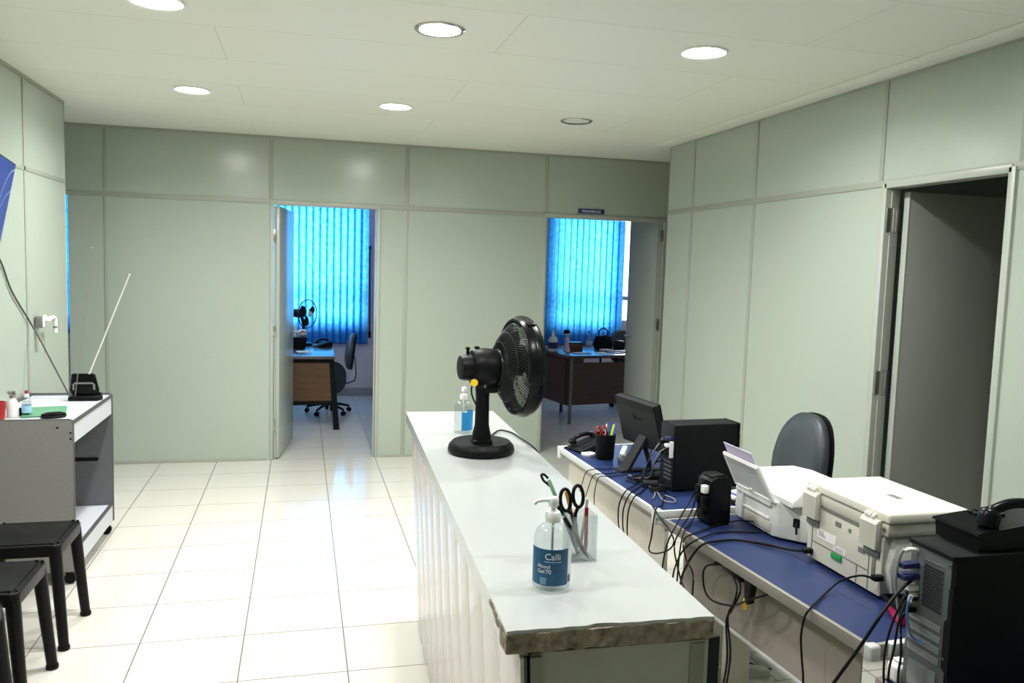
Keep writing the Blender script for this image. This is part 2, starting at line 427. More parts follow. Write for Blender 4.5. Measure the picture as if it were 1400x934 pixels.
# left partition
b = B(); b.box(XL-t, XL, YE, -0.54, 0, ZC)
struct('wall_left', b, M['wall'], 0)
b = B()
for y in (-1.3455, -2.6, -3.85, -5.1): b.box(XL, XL+0.005, y-0.013, y+0.013, 0, ZC-0.02, 0.002)
b.box(XL, XL+0.005, YE, -0.54, 2.133, 2.159, 0.002)
b.box(XL, XL+0.008, YE, -0.54, ZC-0.02, ZC, 0.002)
b.box(XL-t-0.004, XL+0.004, -0.54, -0.534, 0, ZC, 0.002)
struct('trim_4', b, M['rail'])
struct('wall_corridor_left', B().box(-4.0, XL-t, -0.60, -0.54, 0, ZC), M['wall'], 0)
struct('wall_corridor_far', B().box(-4.06, -4.0, -0.60, YB, 0, ZC), M['wall'], 0)
struct('wall_front', B().box(-5.0, 5.0, YE-0.08, YE, 0, ZC), M['wall'], 0)
# dark store room behind the right doorway
b = B(); b.box(4.4, 4.46, -5.4, -0.55, 0, ZC); b.box(XR+t, 4.4, -5.46, -5.4, 0, ZC)
struct('wall_store', b, M['wall'], 0)

# window wall of the back offices
b = B(); z0, z1 = 0.95, 2.42
xs = [-5.0] + [v for w in WINDOWS for v in w] + [5.0]
for i in range(0, len(xs), 2): b.box(xs[i], xs[i+1], YW, YW+0.15, 0, ZC)
for xa, xb in WINDOWS: b.box(xa, xb, YW, YW+0.15, 0, z0); b.box(xa, xb, YW, YW+0.15, z1, ZC)
struct('wall_window', b, M['wall_plain'], 0)
b = B(); b.box(1.25, 1.33, YB+t, YW, 0, ZC); struct('wall_partition', b, M['wall_plain'], 0)
struct('wall_office_right', B().box(4.9, 5.0, YB+t, YW, 0, ZC), M['wall_plain'], 0)
struct('wall_office_left', B().box(-5.0, -4.9, YB+t, YW, 0, ZC), M['wall_plain'], 0)
b = B(); b.box(-4.9, 1.25, YW-0.012, YW, 0, 0.10); b.box(1.33, 4.9, YW-0.012, YW, 0, 0.10)
struct('baseboard_back', b, M['skirting'])
for i, (xa, xb) in enumerate(WINDOWS):
    f = B(); xm = (xa+xb)/2
    for x0, x1 in ((xa, xa+0.05), (xb-0.05, xb), (xm-0.02, xm+0.02)): f.box(x0, x1, YW+0.05, YW+0.10, z0, z1, 0.004)
    for a, c in ((z0, z0+0.05), (z1-0.05, z1), (1.27, 1.33)): f.box(xa, xb, YW+0.048, YW+0.102, a, c, 0.004)
    w = struct('window_%d' % (i+1), f, M['window_frame'])
    p = B().box(xa+0.04, xb-0.04, YW+0.072, YW+0.078, z0+0.04, z1-0.04).build('window_pane', M['pane'], w, 0)

# door frames and leaves (structure)
def jambs(b, x0, x1):
    for s, x in ((-1, x0), (1, x1)):
        b.box(x-0.013, x+0.013, YB-0.010, YB+t+0.012, 0, ZR, 0.003)
        xi = x - s*0.022
        b.box(xi-0.006, xi+0.006, YB+0.02, YB+0.04, 0, ZR-0.03)
    b.box(x0, x1, YB-0.012, YB+t+0.012, ZR-0.022, ZR+0.014, 0.003)
def door(name, frame, leaf, hinges, handle, leafmat):
    d = struct(name, leaf, leafmat)
    frame.build('door_frame', M['alu'], d)
    for h in hinges: h.build('hinge', M['steel'], d)
    handle.build('door_handle', M['steel'], d)
    return d
fr = B(); jambs(fr, -0.432, 0.432)
hs = [B().box(-0.424, -0.404, YB-0.004, YB+0.03, z, z+0.10, 0.002).cyl((-0.412, YB+0.028, z), (-0.412, YB+0.028, z+0.10), 0.006) for z in (0.25, 1.05, 1.82)]
hd = B().cyl((-0.372, 1.18, 1.02), (-0.33, 1.18, 1.02), 0.010).tube([(-0.335, 1.18, 1.02), (-0.335, 1.12, 1.02), (-0.335, 1.06, 1.02)], 0.009)
SW = T((-0.408, YB+0.035, 0)) @ RZ(math.radians(-7.4)) @ T((0.408, -YB-0.035, 0))
bmesh.ops.transform(hd.bm, matrix=SW, verts=hd.bm.verts[:])
door('door_1', fr, B().box(-0.408, -0.372, YB+0.035, 1.235, 0.012, 2.112, 0.003, mtx=SW), hs, hd, M['leaf'])
fr = B(); jambs(fr, 1.892, 3.036)
hs = [B().box(3.000, 3.024, YB-0.004, YB+0.03, z, z+0.10, 0.002).cyl((3.010, YB+0.028, z), (3.010, YB+0.028, z+0.10), 0.006) for z in (0.25, 1.13, 1.95)]
hd = B().cyl((2.994, 1.08, 1.02), (2.957, 1.08, 1.02), 0.010).tube([(2.962, 1.08, 1.02), (2.962, 1.02, 1.02), (2.962, 0.96, 1.02)], 0.009)
door('door_2', fr, B().box(2.990, 3.026, YB+t+0.004, 1.130, 0.012, 2.19, 0.003), hs, hd, M['leaf'])
fr = B()
for y in (-3.035, -3.800):
    fr.box(XR-0.012, XR+t+0.012, y-0.018, y+0.018, 0, ZR, 0.003)
fr.box(XR-0.012, XR+t+0.012, -3.80, -3.035, ZR-0.026, ZR+0.01, 0.003)
fr.box(XR+0.02, XR+0.04, -3.785, -3.775, 0, ZR-0.03); fr.box(XR+0.02, XR+0.04, -3.06, -3.05, 0, ZR-0.03)
hs = [B().box(XR-0.004, XR+0.075, -3.060, -3.052, z, z+0.12, 0.002).cyl((XR+0.035, -3.062, z), (XR+0.035, -3.062, z+0.12), 0.007) for z in (0.25, 1.08, 1.90)]
hd = B().lathe([(0.026, 0), (0.026, 0.006), (0.011, 0.010), (0.011, 0.035), (0.024, 0.042), (0.027, 0.058), (0.018, 0.068)], 20, T((3.352, -3.112, 1.065)) @ RX(PI/2))
d3 = door('door_3', fr, B().box(XR+0.085, 3.43, -3.112, -3.077, 0.012, 2.10, 0.003), hs, hd, M['leaf_grey'])
B().box(XR+0.078, XR+0.087, -3.113, -3.076, 0.012, 2.10, 0.001).build('edge_strip', M['alu'], d3)

# ------------------------------------------------------------------ downlights
def downlight(x, y, label, lens, r=0.108, beam=1.0, rim='white_plastic'):  # default white rim imitates glare washing out the chrome ring of lit lamps
    t_ = thing('ceiling_light', label, 'ceiling light', (x, y, ZC), 0, None)
    B().lathe([(r-0.016, 0), (r, 0), (r+0.001, -0.004), (r-0.006, -0.009), (r-0.020, -0.006), (r-0.016, 0)], 48, caps=False).build('rim', M[rim], t_)
    B().lathe([(r-0.017, -0.0035), (0.0005, -0.0035)], 48, caps=False).build('diffuser', lens, t_)
    if beam:
        d = bpy.data.lights.new('beam', 'AREA'); d.shape = 'DISK'; d.size = 2*r-0.05; d.energy = BEAM*beam; d.color = (1.0, 1.0, 0.985)
        d.spread = math.radians(158)
        o = bpy.data.objects.new('beam', d); C.objects.link(o); o.parent = t_; o.location = (0, 0, -0.012)
    return t_
downlight(-0.83, -1.27, 'lit round ceiling light over the closed panel left of the left doorway', M['lens_on'])
downlight(0.385, -1.25, 'lit round ceiling light nearest the wall between the two doorways', M['lens_on'])
downlight(1.604, -1.228, 'unlit round ceiling light near the right doorway, only its ring showing', M['lens_off'], beam=0, rim='chrome')
downlight(-0.74, -3.03, 'lit round ceiling light cut by the top edge of the photo', M['lens_on'])
downlight(0.385, -3.03, 'round frosted ceiling light with clear metal ring, above the counter', M['lens_dim'], beam=0.6, rim='chrome')
downlight(1.585, -3.10, 'brightest round ceiling light, over the blue desks on the right', M['lens_on'])
G = 'ceiling lights behind the viewpoint'
for x in (-0.80, 0.39, 1.60):
    for y in (-4.86,):
        downlight(x, y, 'lit round ceiling light behind the viewpoint', M['lens_dim'], beam=0.5)['group'] = G

# ------------------------------------------------------------------ reception counter
FL, NL, NR, FR = V(0.284, -2.927, 0), V(0.201, -5.196, 0), V(0.617, -5.203, 0), V(0.686, -2.939, 0)
ct = thing('reception_counter', 'long narrow white counter with chipped top edge and ribbed white front', 'counter', (0.447, -4.066, 0))
def at(u, v):                       # point on the counter plan: u 0 far .. 1 near, v 0 left .. 1 right
    return (FL*(1-u)+NL*u)*(1-v) + (FR*(1-u)+NR*u)*v
top = B()
N = 60; ring_t, ring_b = [], []
random.seed(3)
nearpts = []
for i in range(25):                 # ragged near edge
    v = i/24; p = at(1, v).copy(); p.y += 0.004*random.random()*(1 if 0 < i < 24 else 0) + 0.006*math.exp(-((v-0.45)/0.05)**2)
    nearpts.append(p)
outline = [at(0, 0), at(0.5, 0)] + nearpts + [at(0.5, 1), at(0, 1)]
top.hexa([p+V(0, 0, 0.992) for p in outline], [p+V(0, 0, 1.0) for p in outline])
wt = top.build('worktop', M['counter_top'], ct, 20, world=True)
def band(u0, v0, u1, v1, w, za, zb): # strip of board below the worktop, following an edge
    a, c = at(u0, v0), at(u1, v1); d = (c-a).normalized(); n = V(-d.y, d.x, 0)*w
    return [a+V(0, 0, za), c+V(0, 0, za), c+n+V(0, 0, za), a+n+V(0, 0, za)], [a+V(0, 0, zb), c+V(0, 0, zb), c+n+V(0, 0, zb), a+n+V(0, 0, zb)]
tag(B().hexa(*band(0, 0, 0.972, 0, 0.05, 0.956, 0.992)).build('edge_band', M['counter_top'], ct, 20, True), 'white left edge band of the counter top')
B().hexa(*band(0.985, 1, 0, 1, 0.05, 0.956, 0.992)).build('edge_band', M['counter_top'], ct, 20, True)
# bare board at the near end, rough
ch = B(); pts = 40
random.seed(11)
lo, hi = [], []
for i in range(pts+1):
    v = i/pts; p = at(1, v)
    lo.append(p+V(0, 0.004*random.random(), 0.953+0.004*random.random())); hi.append(p+V(0, -0.002+0.005*random.random(), 0.993))
vl = [ch.bm.verts.new(p) for p in lo]; vm = [ch.bm.verts.new((a+c)/2+V(0, 0.006*random.random()-0.003, 0)) for a, c in zip(lo, hi)]; vh = [ch.bm.verts.new(p) for p in hi]
vb_l = [ch.bm.verts.new(p+V(0, 0.05, 0)) for p in lo]; vb_h = [ch.bm.verts.new(p+V(0, 0.05, 0)) for p in hi]
rows_ = [vb_l, vl, vm, vh, vb_h]
for k in range(4):
    for i in range(pts): ch.bm.faces.new((rows_[k][i], rows_[k][i+1], rows_[k+1][i+1], rows_[k+1][i]))
for i in range(pts): ch.bm.faces.new((vb_h[i], vb_h[i+1], vb_l[i+1], vb_l[i]))
ch.bm.faces.new([r[0] for r in rows_]); ch.bm.faces.new([r[-1] for r in rows_][::-1])
tag(ch.build('chipped_edge', M['chip'], ct, 0, True), 'bare chipped particle board edge')
ch = B()
random.seed(5)
for i in range(10):                  # worn patches of the left edge band near its near end
    u = 0.93+0.006*i; a = at(u, 0); s = 0.003+0.004*random.random()
    ch.box(-0.0015, 0.004, -0.012, 0.012, -s, s, 0.0008, mtx=T(a+V(0, 0, 0.978+0.012*random.random())))
a = at(0.992, 0); ch.box(-0.002, 0.010, -0.018, 0.012, -0.012, 0.016, 0.002, mtx=T(a+V(0, 0, 0.970)))
tag(ch.build('chipped_edge', M['chip'], ct, 0, True), 'worn patches on the left edge band')
# base: slanted ribbed front, end panels, back frame
BFt, BNt = V(0.304, -2.955, 0), V(0.226, -5.185, 0)   # front face line at the top
BFb, BNb = V(0.352, -2.965, 0), V(0.274, -5.185, 0)   # and at the floor
nb = 11; fp = B(); prof = []
for k in range(nb):
    for j in range(12):
        t_ = (k+j/12)/nb; s = j/12
        bulge = 0.0035*math.sin(PI*s) if j else -0.0020
        prof.append((t_, bulge))
prof.append((1.0, -0.003))
def front(t_, bulge, z): 
    k = z/0.956; a = (BFb*(1-k)+BFt*k); c = (BNb*(1-k)+BNt*k); p = a*(1-t_)+c*t_; return p+V(-bulge, 0, z)
zs = [0.0, 0.24, 0.48, 0.72, 0.956]
grid = [[fp.bm.verts.new(front(t_, bu, z)) for t_, bu in prof] for z in zs]
back = [[fp.bm.verts.new(front(t_, -0.02, z)) for t_ in (0, 1)] for z in (0.0, 0.956)]
for r0, r1 in zip(grid, grid[1:]):
    for i in range(len(prof)-1): fp.bm.faces.new((r0[i], r0[i+1], r1[i+1], r1[i]))
fp.bm.faces.new((back[0][0], back[0][1], back[1][1], back[1][0]))
fp.bm.faces.new([r[0] for r in grid][::1] + [back[1][0], back[0][0]]); fp.bm.faces.new([r[-1] for r in grid][::-1] + [back[0][1], back[1][1]])
fp.bm.faces.new(grid[-1] + [back[1][1], back[1][0]]); fp.bm.faces.new(grid[0][::-1] + [back[0][0], back[0][1]])
tag(fp.build('ribbed_front', M['pvc'], ct, 60, True), 'glossy white ribbed cladding')
ep = B().hexa([V(0.300, -5.188, 0), V(0.612, -5.194, 0), V(0.612, -5.165, 0), V(0.300, -5.16, 0)], [V(0.252, -5.188, 0.95), V(0.612, -5.194, 0.95), V(0.612, -5.165, 0.95), V(0.252, -5.16, 0.95)])
tag(ep.build('end_panel', M['end_panel'], ct, 0, True), 'grey-green end panel')
for (xb, xt, w, dm) in ((0.276, 0.232, 0.007, 'alu'), (0.286, 0.242, 0.010, 'dark_edge'), (0.300, 0.256, 0.030, 'end_trim'), (0.588, 0.588, 0.030, 'end_trim')):
    B().hexa([V(xb-w/2, -5.196, 0), V(xb+w/2, -5.196, 0), V(xb+w/2, -5.184, 0), V(xb-w/2, -5.184, 0)], [V(xt-w/2, -5.196, 0.945), V(xt+w/2, -5.196, 0.945), V(xt+w/2, -5.184, 0.945), V(xt-w/2, -5.184, 0.945)]).build('corner_strip', M[dm], ct, 0, True)
B().hexa([V(0.352, -2.99, 0), V(0.66, -2.99, 0), V(0.66, -2.962, 0), V(0.352, -2.962, 0)], [V(0.306, -2.99, 0.956), V(0.66, -2.99, 0.956), V(0.66, -2.962, 0.956), V(0.306, -2.962, 0.956)]).build('end_panel', M['end_panel'], ct, 0, True)
B().box(0.606, 0.640, -5.19, -5.10, 0, 0.952, 0.003).build('rear_post', M['charcoal'], ct, 35, True)
sh = B().hexa([V(0.33, -5.15, 0.45), V(0.61, -5.15, 0.45), V(0.66, -2.995, 0.45), V(0.37, -2.995, 0.45)], [V(0.33, -5.15, 0.47), V(0.61, -5.15, 0.47), V(0.66, -2.995, 0.47), V(0.37, -2.995, 0.47)])
sh.build('shelf', M['end_panel'], ct, 0, True)

# ------------------------------------------------------------------ blue desks behind the counter
def blue_desk(label, far, near, depth, z, edge, thick=0.03, group=None):
    far, near = V(far[0], far[1], 0), V(near[0], near[1], 0); L = (far-near).length; d = (far-near)/L
    rz = math.atan2(d.y, d.x) - PI/2
    t_ = thing('office_desk', label, 'desk', (near.x, near.y, 0), rz, group)      # local: x depth, y length
    B().box(0.014, depth-0.014, 0.014, L-0.014, z-thick, z, 0.0).build('desktop', M['blue_top'], t_)
    e = B()
    for x0, x1, y0, y1 in ((0, 0.014, 0, L), (depth-0.014, depth, 0, L), (0.014, depth-0.014, 0, 0.014), (0.014, depth-0.014, L-0.014, L)):
        e.box(x0, x1, y0, y1, z-thick-0.004, z+0.0015, 0.003)
    e.build('edge_band', M[edge], t_)
    if edge == 'white_edge':
        for y0 in (-0.004, L-0.062):
            B().box(-0.003, 0.030, y0+0.012, y0+0.050, z-thick-0.034, z+0.0025, 0.005, 3).build('corner_cap', M['white_edge'], t_)
    else:
        B().box(-0.003, 0.030, -0.011, 0.020, z-thick-0.008, z+0.003, 0.007, 3).build('corner_cap', M['cap_grey'], t_)
        B().box(0.06, depth, -0.010, 0.014, z-thick-0.008, z+0.003, 0.003).build('end_strip', M['cap_grey'], t_)
    if edge == 'white_edge': B().box(0.055, 0.073, 0.04, L-0.04, 0.22, z-thick-0.004).build('modesty_panel', M['beige_panel'], t_)
    else:
        B().box(0.070, 0.074, 0.10, L-0.04, 0.455, z-thick-0.004).build('modesty_panel', M['panel_grey'], t_)
        B().box(0.060, 0.115, 0.11, L-0.04, 0.448, 0.456, 0.003).build('panel_flange', M['cap_grey'], t_)
    for y0 in (0.05, L-0.09):
        g = B(); g.box(0.06, depth-0.06, y0, y0+0.04, z-thick-0.045, z-thick-0.003, 0.004)
        g.box(depth*0.42, depth*0.60, y0+0.002, y0+0.038, 0.04, z-thick-0.02, 0.006)
        g.prism([(0.075, 0), (depth-0.02, 0), (depth-0.02, 0.025), (depth*0.62, 0.07), (depth*0.38, 0.07), (0.075, 0.025)], 'y', y0-0.005, y0+0.045, 0.006)
        g.build('leg', M['cream'], t_)
    return t_
desk_far = blue_desk('far blue-topped desk with white edging, under the black monitor', (1.112, -2.606), (1.153, -3.768), 0.60, 0.75, 'white_edge', 0.022)
desk_near = blue_desk('long blue-topped desk with grey edging, under the two printers', (1.168, -3.795), (1.241, -4.878), 0.60, 0.73, 'grey_edge')
desk_front = blue_desk('lower desk at the bottom right corner, under the big black computer tower', (1.245, -4.90), (1.295, -5.70), 0.60, 0.66, 'grey_edge')

# ------------------------------------------------------------------ cables
CAB = {
'thin1':[(1.267,-3.113,0.755),(1.181,-3.122,0.755),(1.089,-3.150,0.757),(1.082,-3.10,0.69),(1.085,-3.05,0.592),(1.105,-3.066,0.469)],
'thin2':[(1.241,-3.178,0.755),(1.159,-3.207,0.755),(1.092,-3.225,0.757),(1.084,-3.18,0.69),(1.086,-3.13,0.588),(1.105,-3.159,0.465)],
'thin3':[(1.260,-3.220,0.755),(1.157,-3.259,0.755),(1.103,-3.262,0.757),(1.088,-3.25,0.69),(1.090,-3.25,0.612),(1.105,-3.274,0.470)],
'drape1':[(1.289,-3.318,0.756),(1.192,-3.426,0.756),(1.129,-3.501,0.757),(1.105,-3.498,0.701),(1.105,-3.498,0.623),(1.110,-3.534,0.526)],
'drape2':[(1.290,-3.355,0.756),(1.187,-3.472,0.756),(1.130,-3.545,0.757),(1.106,-3.546,0.700),(1.106,-3.547,0.617),(1.110,-3.598,0.518)],
'drape3':[(1.296,-3.381,0.756),(1.183,-3.527,0.756),(1.131,-3.589,0.757),(1.107,-3.593,0.699),(1.107,-3.597,0.594),(1.110,-3.660,0.511)],
'tear':[(1.308,-3.503,0.757),(1.201,-3.702,0.757),(1.142,-3.775,0.760),(1.118,-3.80,0.663),(1.118,-3.784,0.607),(1.118,-3.850,0.617),(1.118,-3.953,0.667),(1.118,-3.991,0.712),(1.118,-3.946,0.742),(1.118,-3.868,0.758),(1.16,-3.70,0.757)],
'ups1':[(1.292,-3.815,0.834),(1.262,-3.83,0.762),(1.150,-3.97,0.742),(1.130,-3.973,0.679),(1.130,-4.031,0.592),(1.130,-4.097,0.513)],
'ups2':[(1.292,-3.83,0.79),(1.248,-3.87,0.742),(1.150,-4.00,0.742),(1.132,-4.011,0.665),(1.130,-4.005,0.555)],
'ups3':[(1.294,-3.825,0.862),(1.252,-3.82,0.79),(1.140,-3.950,0.748),(1.120,-3.933,0.679),(1.120,-3.901,0.571)],
'sp1':[(1.530,-4.100,0.812),(1.526,-4.10,0.770),(1.446,-4.02,0.737),(1.314,-3.992,0.736),(1.204,-4.036,0.736),(1.150,-4.024,0.700),(1.150,-3.956,0.617),(1.150,-3.924,0.522)],
'sp2':[(1.452,-3.956,0.757),(1.423,-3.903,0.745),(1.345,-3.907,0.736),(1.219,-3.978,0.736),(1.150,-4.004,0.720),(1.150,-4.029,0.657),(1.150,-4.091,0.601)],
'mf1':[(1.442,-4.291,0.764),(1.432,-4.225,0.745),(1.397,-4.147,0.737),(1.320,-4.085,0.737),(1.251,-4.082,0.737),(1.180,-4.10,0.737),(1.160,-4.072,0.698),(1.160,-4.012,0.623),(1.160,-3.974,0.541)],
'mf2':[(1.442,-4.629,0.800),(1.405,-4.615,0.806),(1.390,-4.55,0.765),(1.338,-4.560,0.738),(1.222,-4.652,0.737),(1.205,-4.652,0.711),(1.205,-4.641,0.652),(1.205,-4.651,0.592),(1.200,-4.671,0.506)],
'pc_diag':[(1.262,-4.990,0.954),(1.200,-5.011,0.930),(1.140,-5.033,0.890),(1.100,-5.017,0.807),(1.050,-5.000,0.716),(1.020,-4.993,0.659)],
'pcb1':[(1.262,-4.979,0.931),(1.215,-4.992,0.867),(1.200,-4.985,0.792),(1.200,-4.983,0.718),(1.200,-4.995,0.600)],
'pcb2':[(1.262,-4.981,0.910),(1.215,-5.005,0.863),(1.200,-5.011,0.786),(1.200,-5.000,0.726),(1.200,-5.002,0.600)],
'pcb3':[(1.262,-4.979,0.876),(1.220,-5.005,0.854),(1.210,-5.024,0.783),(1.210,-5.020,0.726),(1.210,-5.026,0.600)],
'pcwhite':[(1.262,-4.986,1.021),(1.230,-4.985,1.022),(1.220,-4.981,0.989),(1.220,-4.977,0.933),(1.225,-4.987,0.873),(1.240,-4.985,0.80)],
'pcblue':[(1.262,-4.993,0.911),(1.235,-5.010,0.913),(1.225,-5.015,0.885),(1.225,-5.020,0.860),(1.240,-5.018,0.822),(1.262,-5.032,0.809)],
'und1':[(1.225,-4.180,0.690),(1.200,-4.081,0.647),(1.200,-4.073,0.577),(1.200,-4.129,0.548),(1.200,-4.266,0.584),(1.200,-4.373,0.648),(1.225,-4.439,0.692)],
'und2':[(1.215,-4.245,0.672),(1.200,-4.295,0.650),(1.200,-4.279,0.597),(1.200,-4.247,0.534),(1.21,-4.26,0.40)],
'und3':[(1.220,-4.27,0.672),(1.205,-4.306,0.645),(1.200,-4.268,0.568),(1.200,-4.239,0.518),(1.21,-4.24,0.38)],
'floorc':[(1.330,-3.06,0.009),(1.52,-3.30,0.008),(1.641,-3.50,0.008),(1.700,-3.60,0.008),(1.76,-3.66,0.008)],
'fanc':[(0.482,-3.655,1.006),(0.56,-3.49,1.006),(0.61,-3.41,1.006),(0.645,-3.467,1.006),(0.655,-3.594,1.006),(0.6605,-3.70,1.006),(0.676,-3.75,0.985),(0.685,-3.77,0.93),(0.672,-3.79,0.75)],
'tvc':[(-1.64,-2.30,1.86),(-1.695,-2.05,1.78),(-1.711,-1.775,1.616),(-1.711,-1.622,1.457),(-1.704,-1.357,1.271),(-1.640,-1.393,1.165),(-1.560,-1.440,1.022),(-1.500,-1.475,0.915),(-1.468,-1.495,0.858)],
'pc1a':[(1.316,-3.440,0.966),(1.270,-3.430,0.889),(1.315,-3.263,0.757),(1.252,-3.518,0.757),(1.200,-3.62,0.757)],
'pc1b':[(1.316,-3.445,0.905),(1.270,-3.431,0.834),(1.230,-3.376,0.757),(1.20,-3.33,0.757)],
'beige':[(1.259,-3.404,0.757),(1.257,-3.530,0.757),(1.232,-3.647,0.757),(1.265,-3.680,0.757),(1.285,-3.63,0.757),(1.27,-3.58,0.757)],
}
for k_ in ('thin1', 'thin2', 'thin3', 'drape1', 'drape2', 'drape3', 'ups1', 'ups2', 'ups3', 'sp1', 'sp2', 'mf1', 'mf2', 'pcb1', 'pcb2', 'pcb3', 'und2', 'und3'):
    x, y, z = CAB[k_][-1]                      # every hanging cable runs on down to the floor
    CAB[k_] += [(x-0.010, y+0.02, z*0.55), (x-0.015, y+0.05, 0.06), (x-0.03, y+0.09, 0.008), (x-0.06, y+0.16, 0.006)]
CAB['pc_diag'] += [(0.94, -4.96, 0.40), (0.88, -4.92, 0.04), (0.84, -4.86, 0.006)]
def cable(key, label, m='cable', r=0.0032, group=None):
    o = B().tube(CAB[key], r, 8).build('cable', M[m], None, 80)
    return tag(o, label, 'cable', group)
G = 'thin cables over the white desk edge by the pen cup'
for k, w in (('thin1', 'farthest'), ('thin2', 'middle'), ('thin3', 'nearest')):
    cable(k, 'thin black cable over the white desk edge below the pen cup, %s of three' % w, 'cable', 0.0022, G)
G = 'cables draped over the white desk edge before the small computer'
for k, w in (('drape1', 'leftmost'), ('drape2', 'middle'), ('drape3', 'rightmost')):
    cable(k, 'black cable draped over the white desk edge below the monitor foot, %s of three' % w, 'cable', 0.0030, G)
cable('tear', 'black cable hanging in a teardrop loop at the corner of the white-edged desk', 'cable', 0.003)
cable('ups1', 'black cable from the power block hanging down where the desks meet, longest one', 'cable', 0.003)
cable('ups2', 'black cable from the base of the power block, hanging where the desks meet', 'cable', 0.003)
cable('ups3', 'black cable from the top of the power block, crossing the desk edge', 'cable', 0.003)
cable('sp1', 'black power cable plugged into the near side of the small white printer', 'cable', 0.0032)
cable('sp2', 'black cable from the back of the small white printer across the blue desk', 'cable', 0.003)
cable('mf1', 'thick black power cable from the left end of the cream printer across the blue desk', 'cable', 0.0042)
cable('mf2', 'black cable from the right end of the cream printer, curving down over the desk edge', 'cable', 0.0032)
cable('pc_diag', 'black cable slanting down to the lower left from the big computer tower', 'cable', 0.004)
G = 'cables hanging behind the big computer tower'
for k, w in (('pcb1', 'leftmost'), ('pcb2', 'middle'), ('pcb3', 'rightmost')):
    cable(k, 'black cable hanging straight down behind the big computer tower, %s of three' % w, 'cable', 0.0028, G)
o = cable('pcwhite', 'grey cable with white plug at the top back of the big computer tower', 'cable_grey', 0.0034)
B().tube([(1.268, -4.986, 1.020), (1.245, -4.986, 1.023), (1.230, -4.985, 1.020)], 0.0055).build('plug', M['white_plastic'], o)
o = cable('pcblue', 'blue network cable with white plug curving at the back of the big tower', 'cable_blue', 0.0032)
B().tube([(1.268, -4.993, 0.911), (1.245, -5.003, 0.915), (1.232, -5.012, 0.905)], 0.0052).build('plug', M['white_plastic'], o)
cable('und1', 'black cable looping below the grey desk edge from the black adapter', 'cable', 0.0034)
G = 'cables dropping from the adapter under the desk'
cable('und2', 'black cable dropping under the desk, left one beside the yellow plug', 'cable', 0.0034, G)
cable('und3', 'black cable dropping under the desk, right one beside the yellow plug', 'cable', 0.0034, G)
cable('floorc', 'dark cable lying on the floor under the blue desks', 'cable', 0.004)
o = cable('fanc', 'black fan cord running over the counter edge', 'cable', 0.0034)
cable('tvc', 'dark cable running down the left wall to the aerial on the desk', 'cable_brown', 0.0045)
cable('pc1a', 'grey cable from the back of the small computer down onto the desk', 'cable_grey', 0.0026)
cable('pc1b', 'short black cable behind the monitor from the small computer', 'cable', 0.003)
cable('beige', 'pale grey cable with curled white end on the blue desk corner', 'cable_grey', 0.0026)
# adapter and plug under the desk edge
a = thing('power_adapter', 'black power adapter fixed under the grey desk edge', 'adapter', (1.235, -4.225, 0.66))
B().box(1.215, 1.275, -4.29, -4.16, 0.668, 0.694, 0.006).build('body', M['black'], a, 35, True)
B().tube([(1.22, -4.16, 0.682), (1.215, -4.14, 0.68), (1.214, -4.12, 0.672)], 0.006).build('strain_relief', M['rubber'], a, 60, True)
a = thing('plug_connector', 'black plug with yellow collar hanging under the desk edge', 'plug', (1.215, -4.36, 0.66))
B().prism([(-0.020, 0.05), (0.026, 0.05), (0.018, -0.02), (0.006, -0.03), (-0.008, -0.02)], 'x', 0, 0.022, 0.003, T((1.208, -4.345, 0.646))).build('body', M['black'], a, 35, True)
tag(B().cyl((1.215, -4.332, 0.628), (1.215, -4.322, 0.598), 0.011, 0.009).build('collar', M['yellow'], a, 35, True), 'yellow collar')

# ------------------------------------------------------------------ desk fan on the counter
fan = thing('desk_fan', 'black oscillating table fan standing on the white counter', 'fan', (0.456, -3.760, 1.0))
B().lathe([(0.100, 0), (0.118, 0.004), (0.121, 0.012), (0.117, 0.028), (0.104, 0.042), (0.092, 0.040), (0.060, 0.036), (0.001, 0.036)], 56).build('base', M['black'], fan)
B().box(-0.036, 0.036, -0.034, 0.034, 0.032, 0.050, 0.008).lathe([(0.036, 0.034), (0.033, 0.07), (0.026, 0.10), (0.024, 0.20), (0.027, 0.235), (0.024, 0.245)], 24).build('pole', M['black'], fan)
ax = RZ(math.radians(7)) @ RY(PI/2)                   # head axis: lathe z becomes +x
HC = T((0.012, 0.0, 0.309))                            # head pivot (motor centre)
head = HC @ ax
mo = B().lathe([(0.030, -0.102), (0.042, -0.099), (0.046, -0.086), (0.047, -0.062), (0.060, -0.057), (0.067, -0.045), (0.069, -0.01), (0.066, 0.020), (0.058, 0.040), (0.050, 0.052)], 32, head)
for k in range(6): mo.box(-0.003, 0.003, 0.058, 0.0705, -0.045, 0.015, 0.001, mtx=head @ RZ(k*0.26-0.6))
mo.box(-0.026, 0.040, -0.026, 0.026, -0.092, -0.035, 0.008, mtx=HC)
mo.box(-0.085, -0.045, -0.040, 0.040, -0.040, 0.040, 0.010, mtx=HC)
mh = mo.build('motor_housing', M['black'], fan)
B().cyl((-0.058, 0.0, 0.345), (-0.058, 0.0, 0.372), 0.0055).ball((-0.058, 0, 0.376), 0.009, 0.009, 0.006).box(-0.034, -0.016, -0.008, 0.008, 0.366, 0.384, 0.004).build('oscillation_knob', M['black_gloss'], fan)
B().cyl((-0.006, -0.030, 0.245), (-0.006, 0.030, 0.245), 0.014, None, 20).build('tilt_pivot', M['charcoal'], fan)
B().cyl((0.000, -0.032, 0.245), (0.000, -0.037, 0.245), 0.006, None, 16).build('screw', M['chrome'], fan)
B().lathe([(0.0005, 0), (0.013, 0.0), (0.013, 0.003), (0.0005, 0.004)], 24, T((-0.045, -0.0680, 0.262)) @ RX(PI/2) @ T((0, 0, -0.004))).build('badge', M['yellow'], fan)
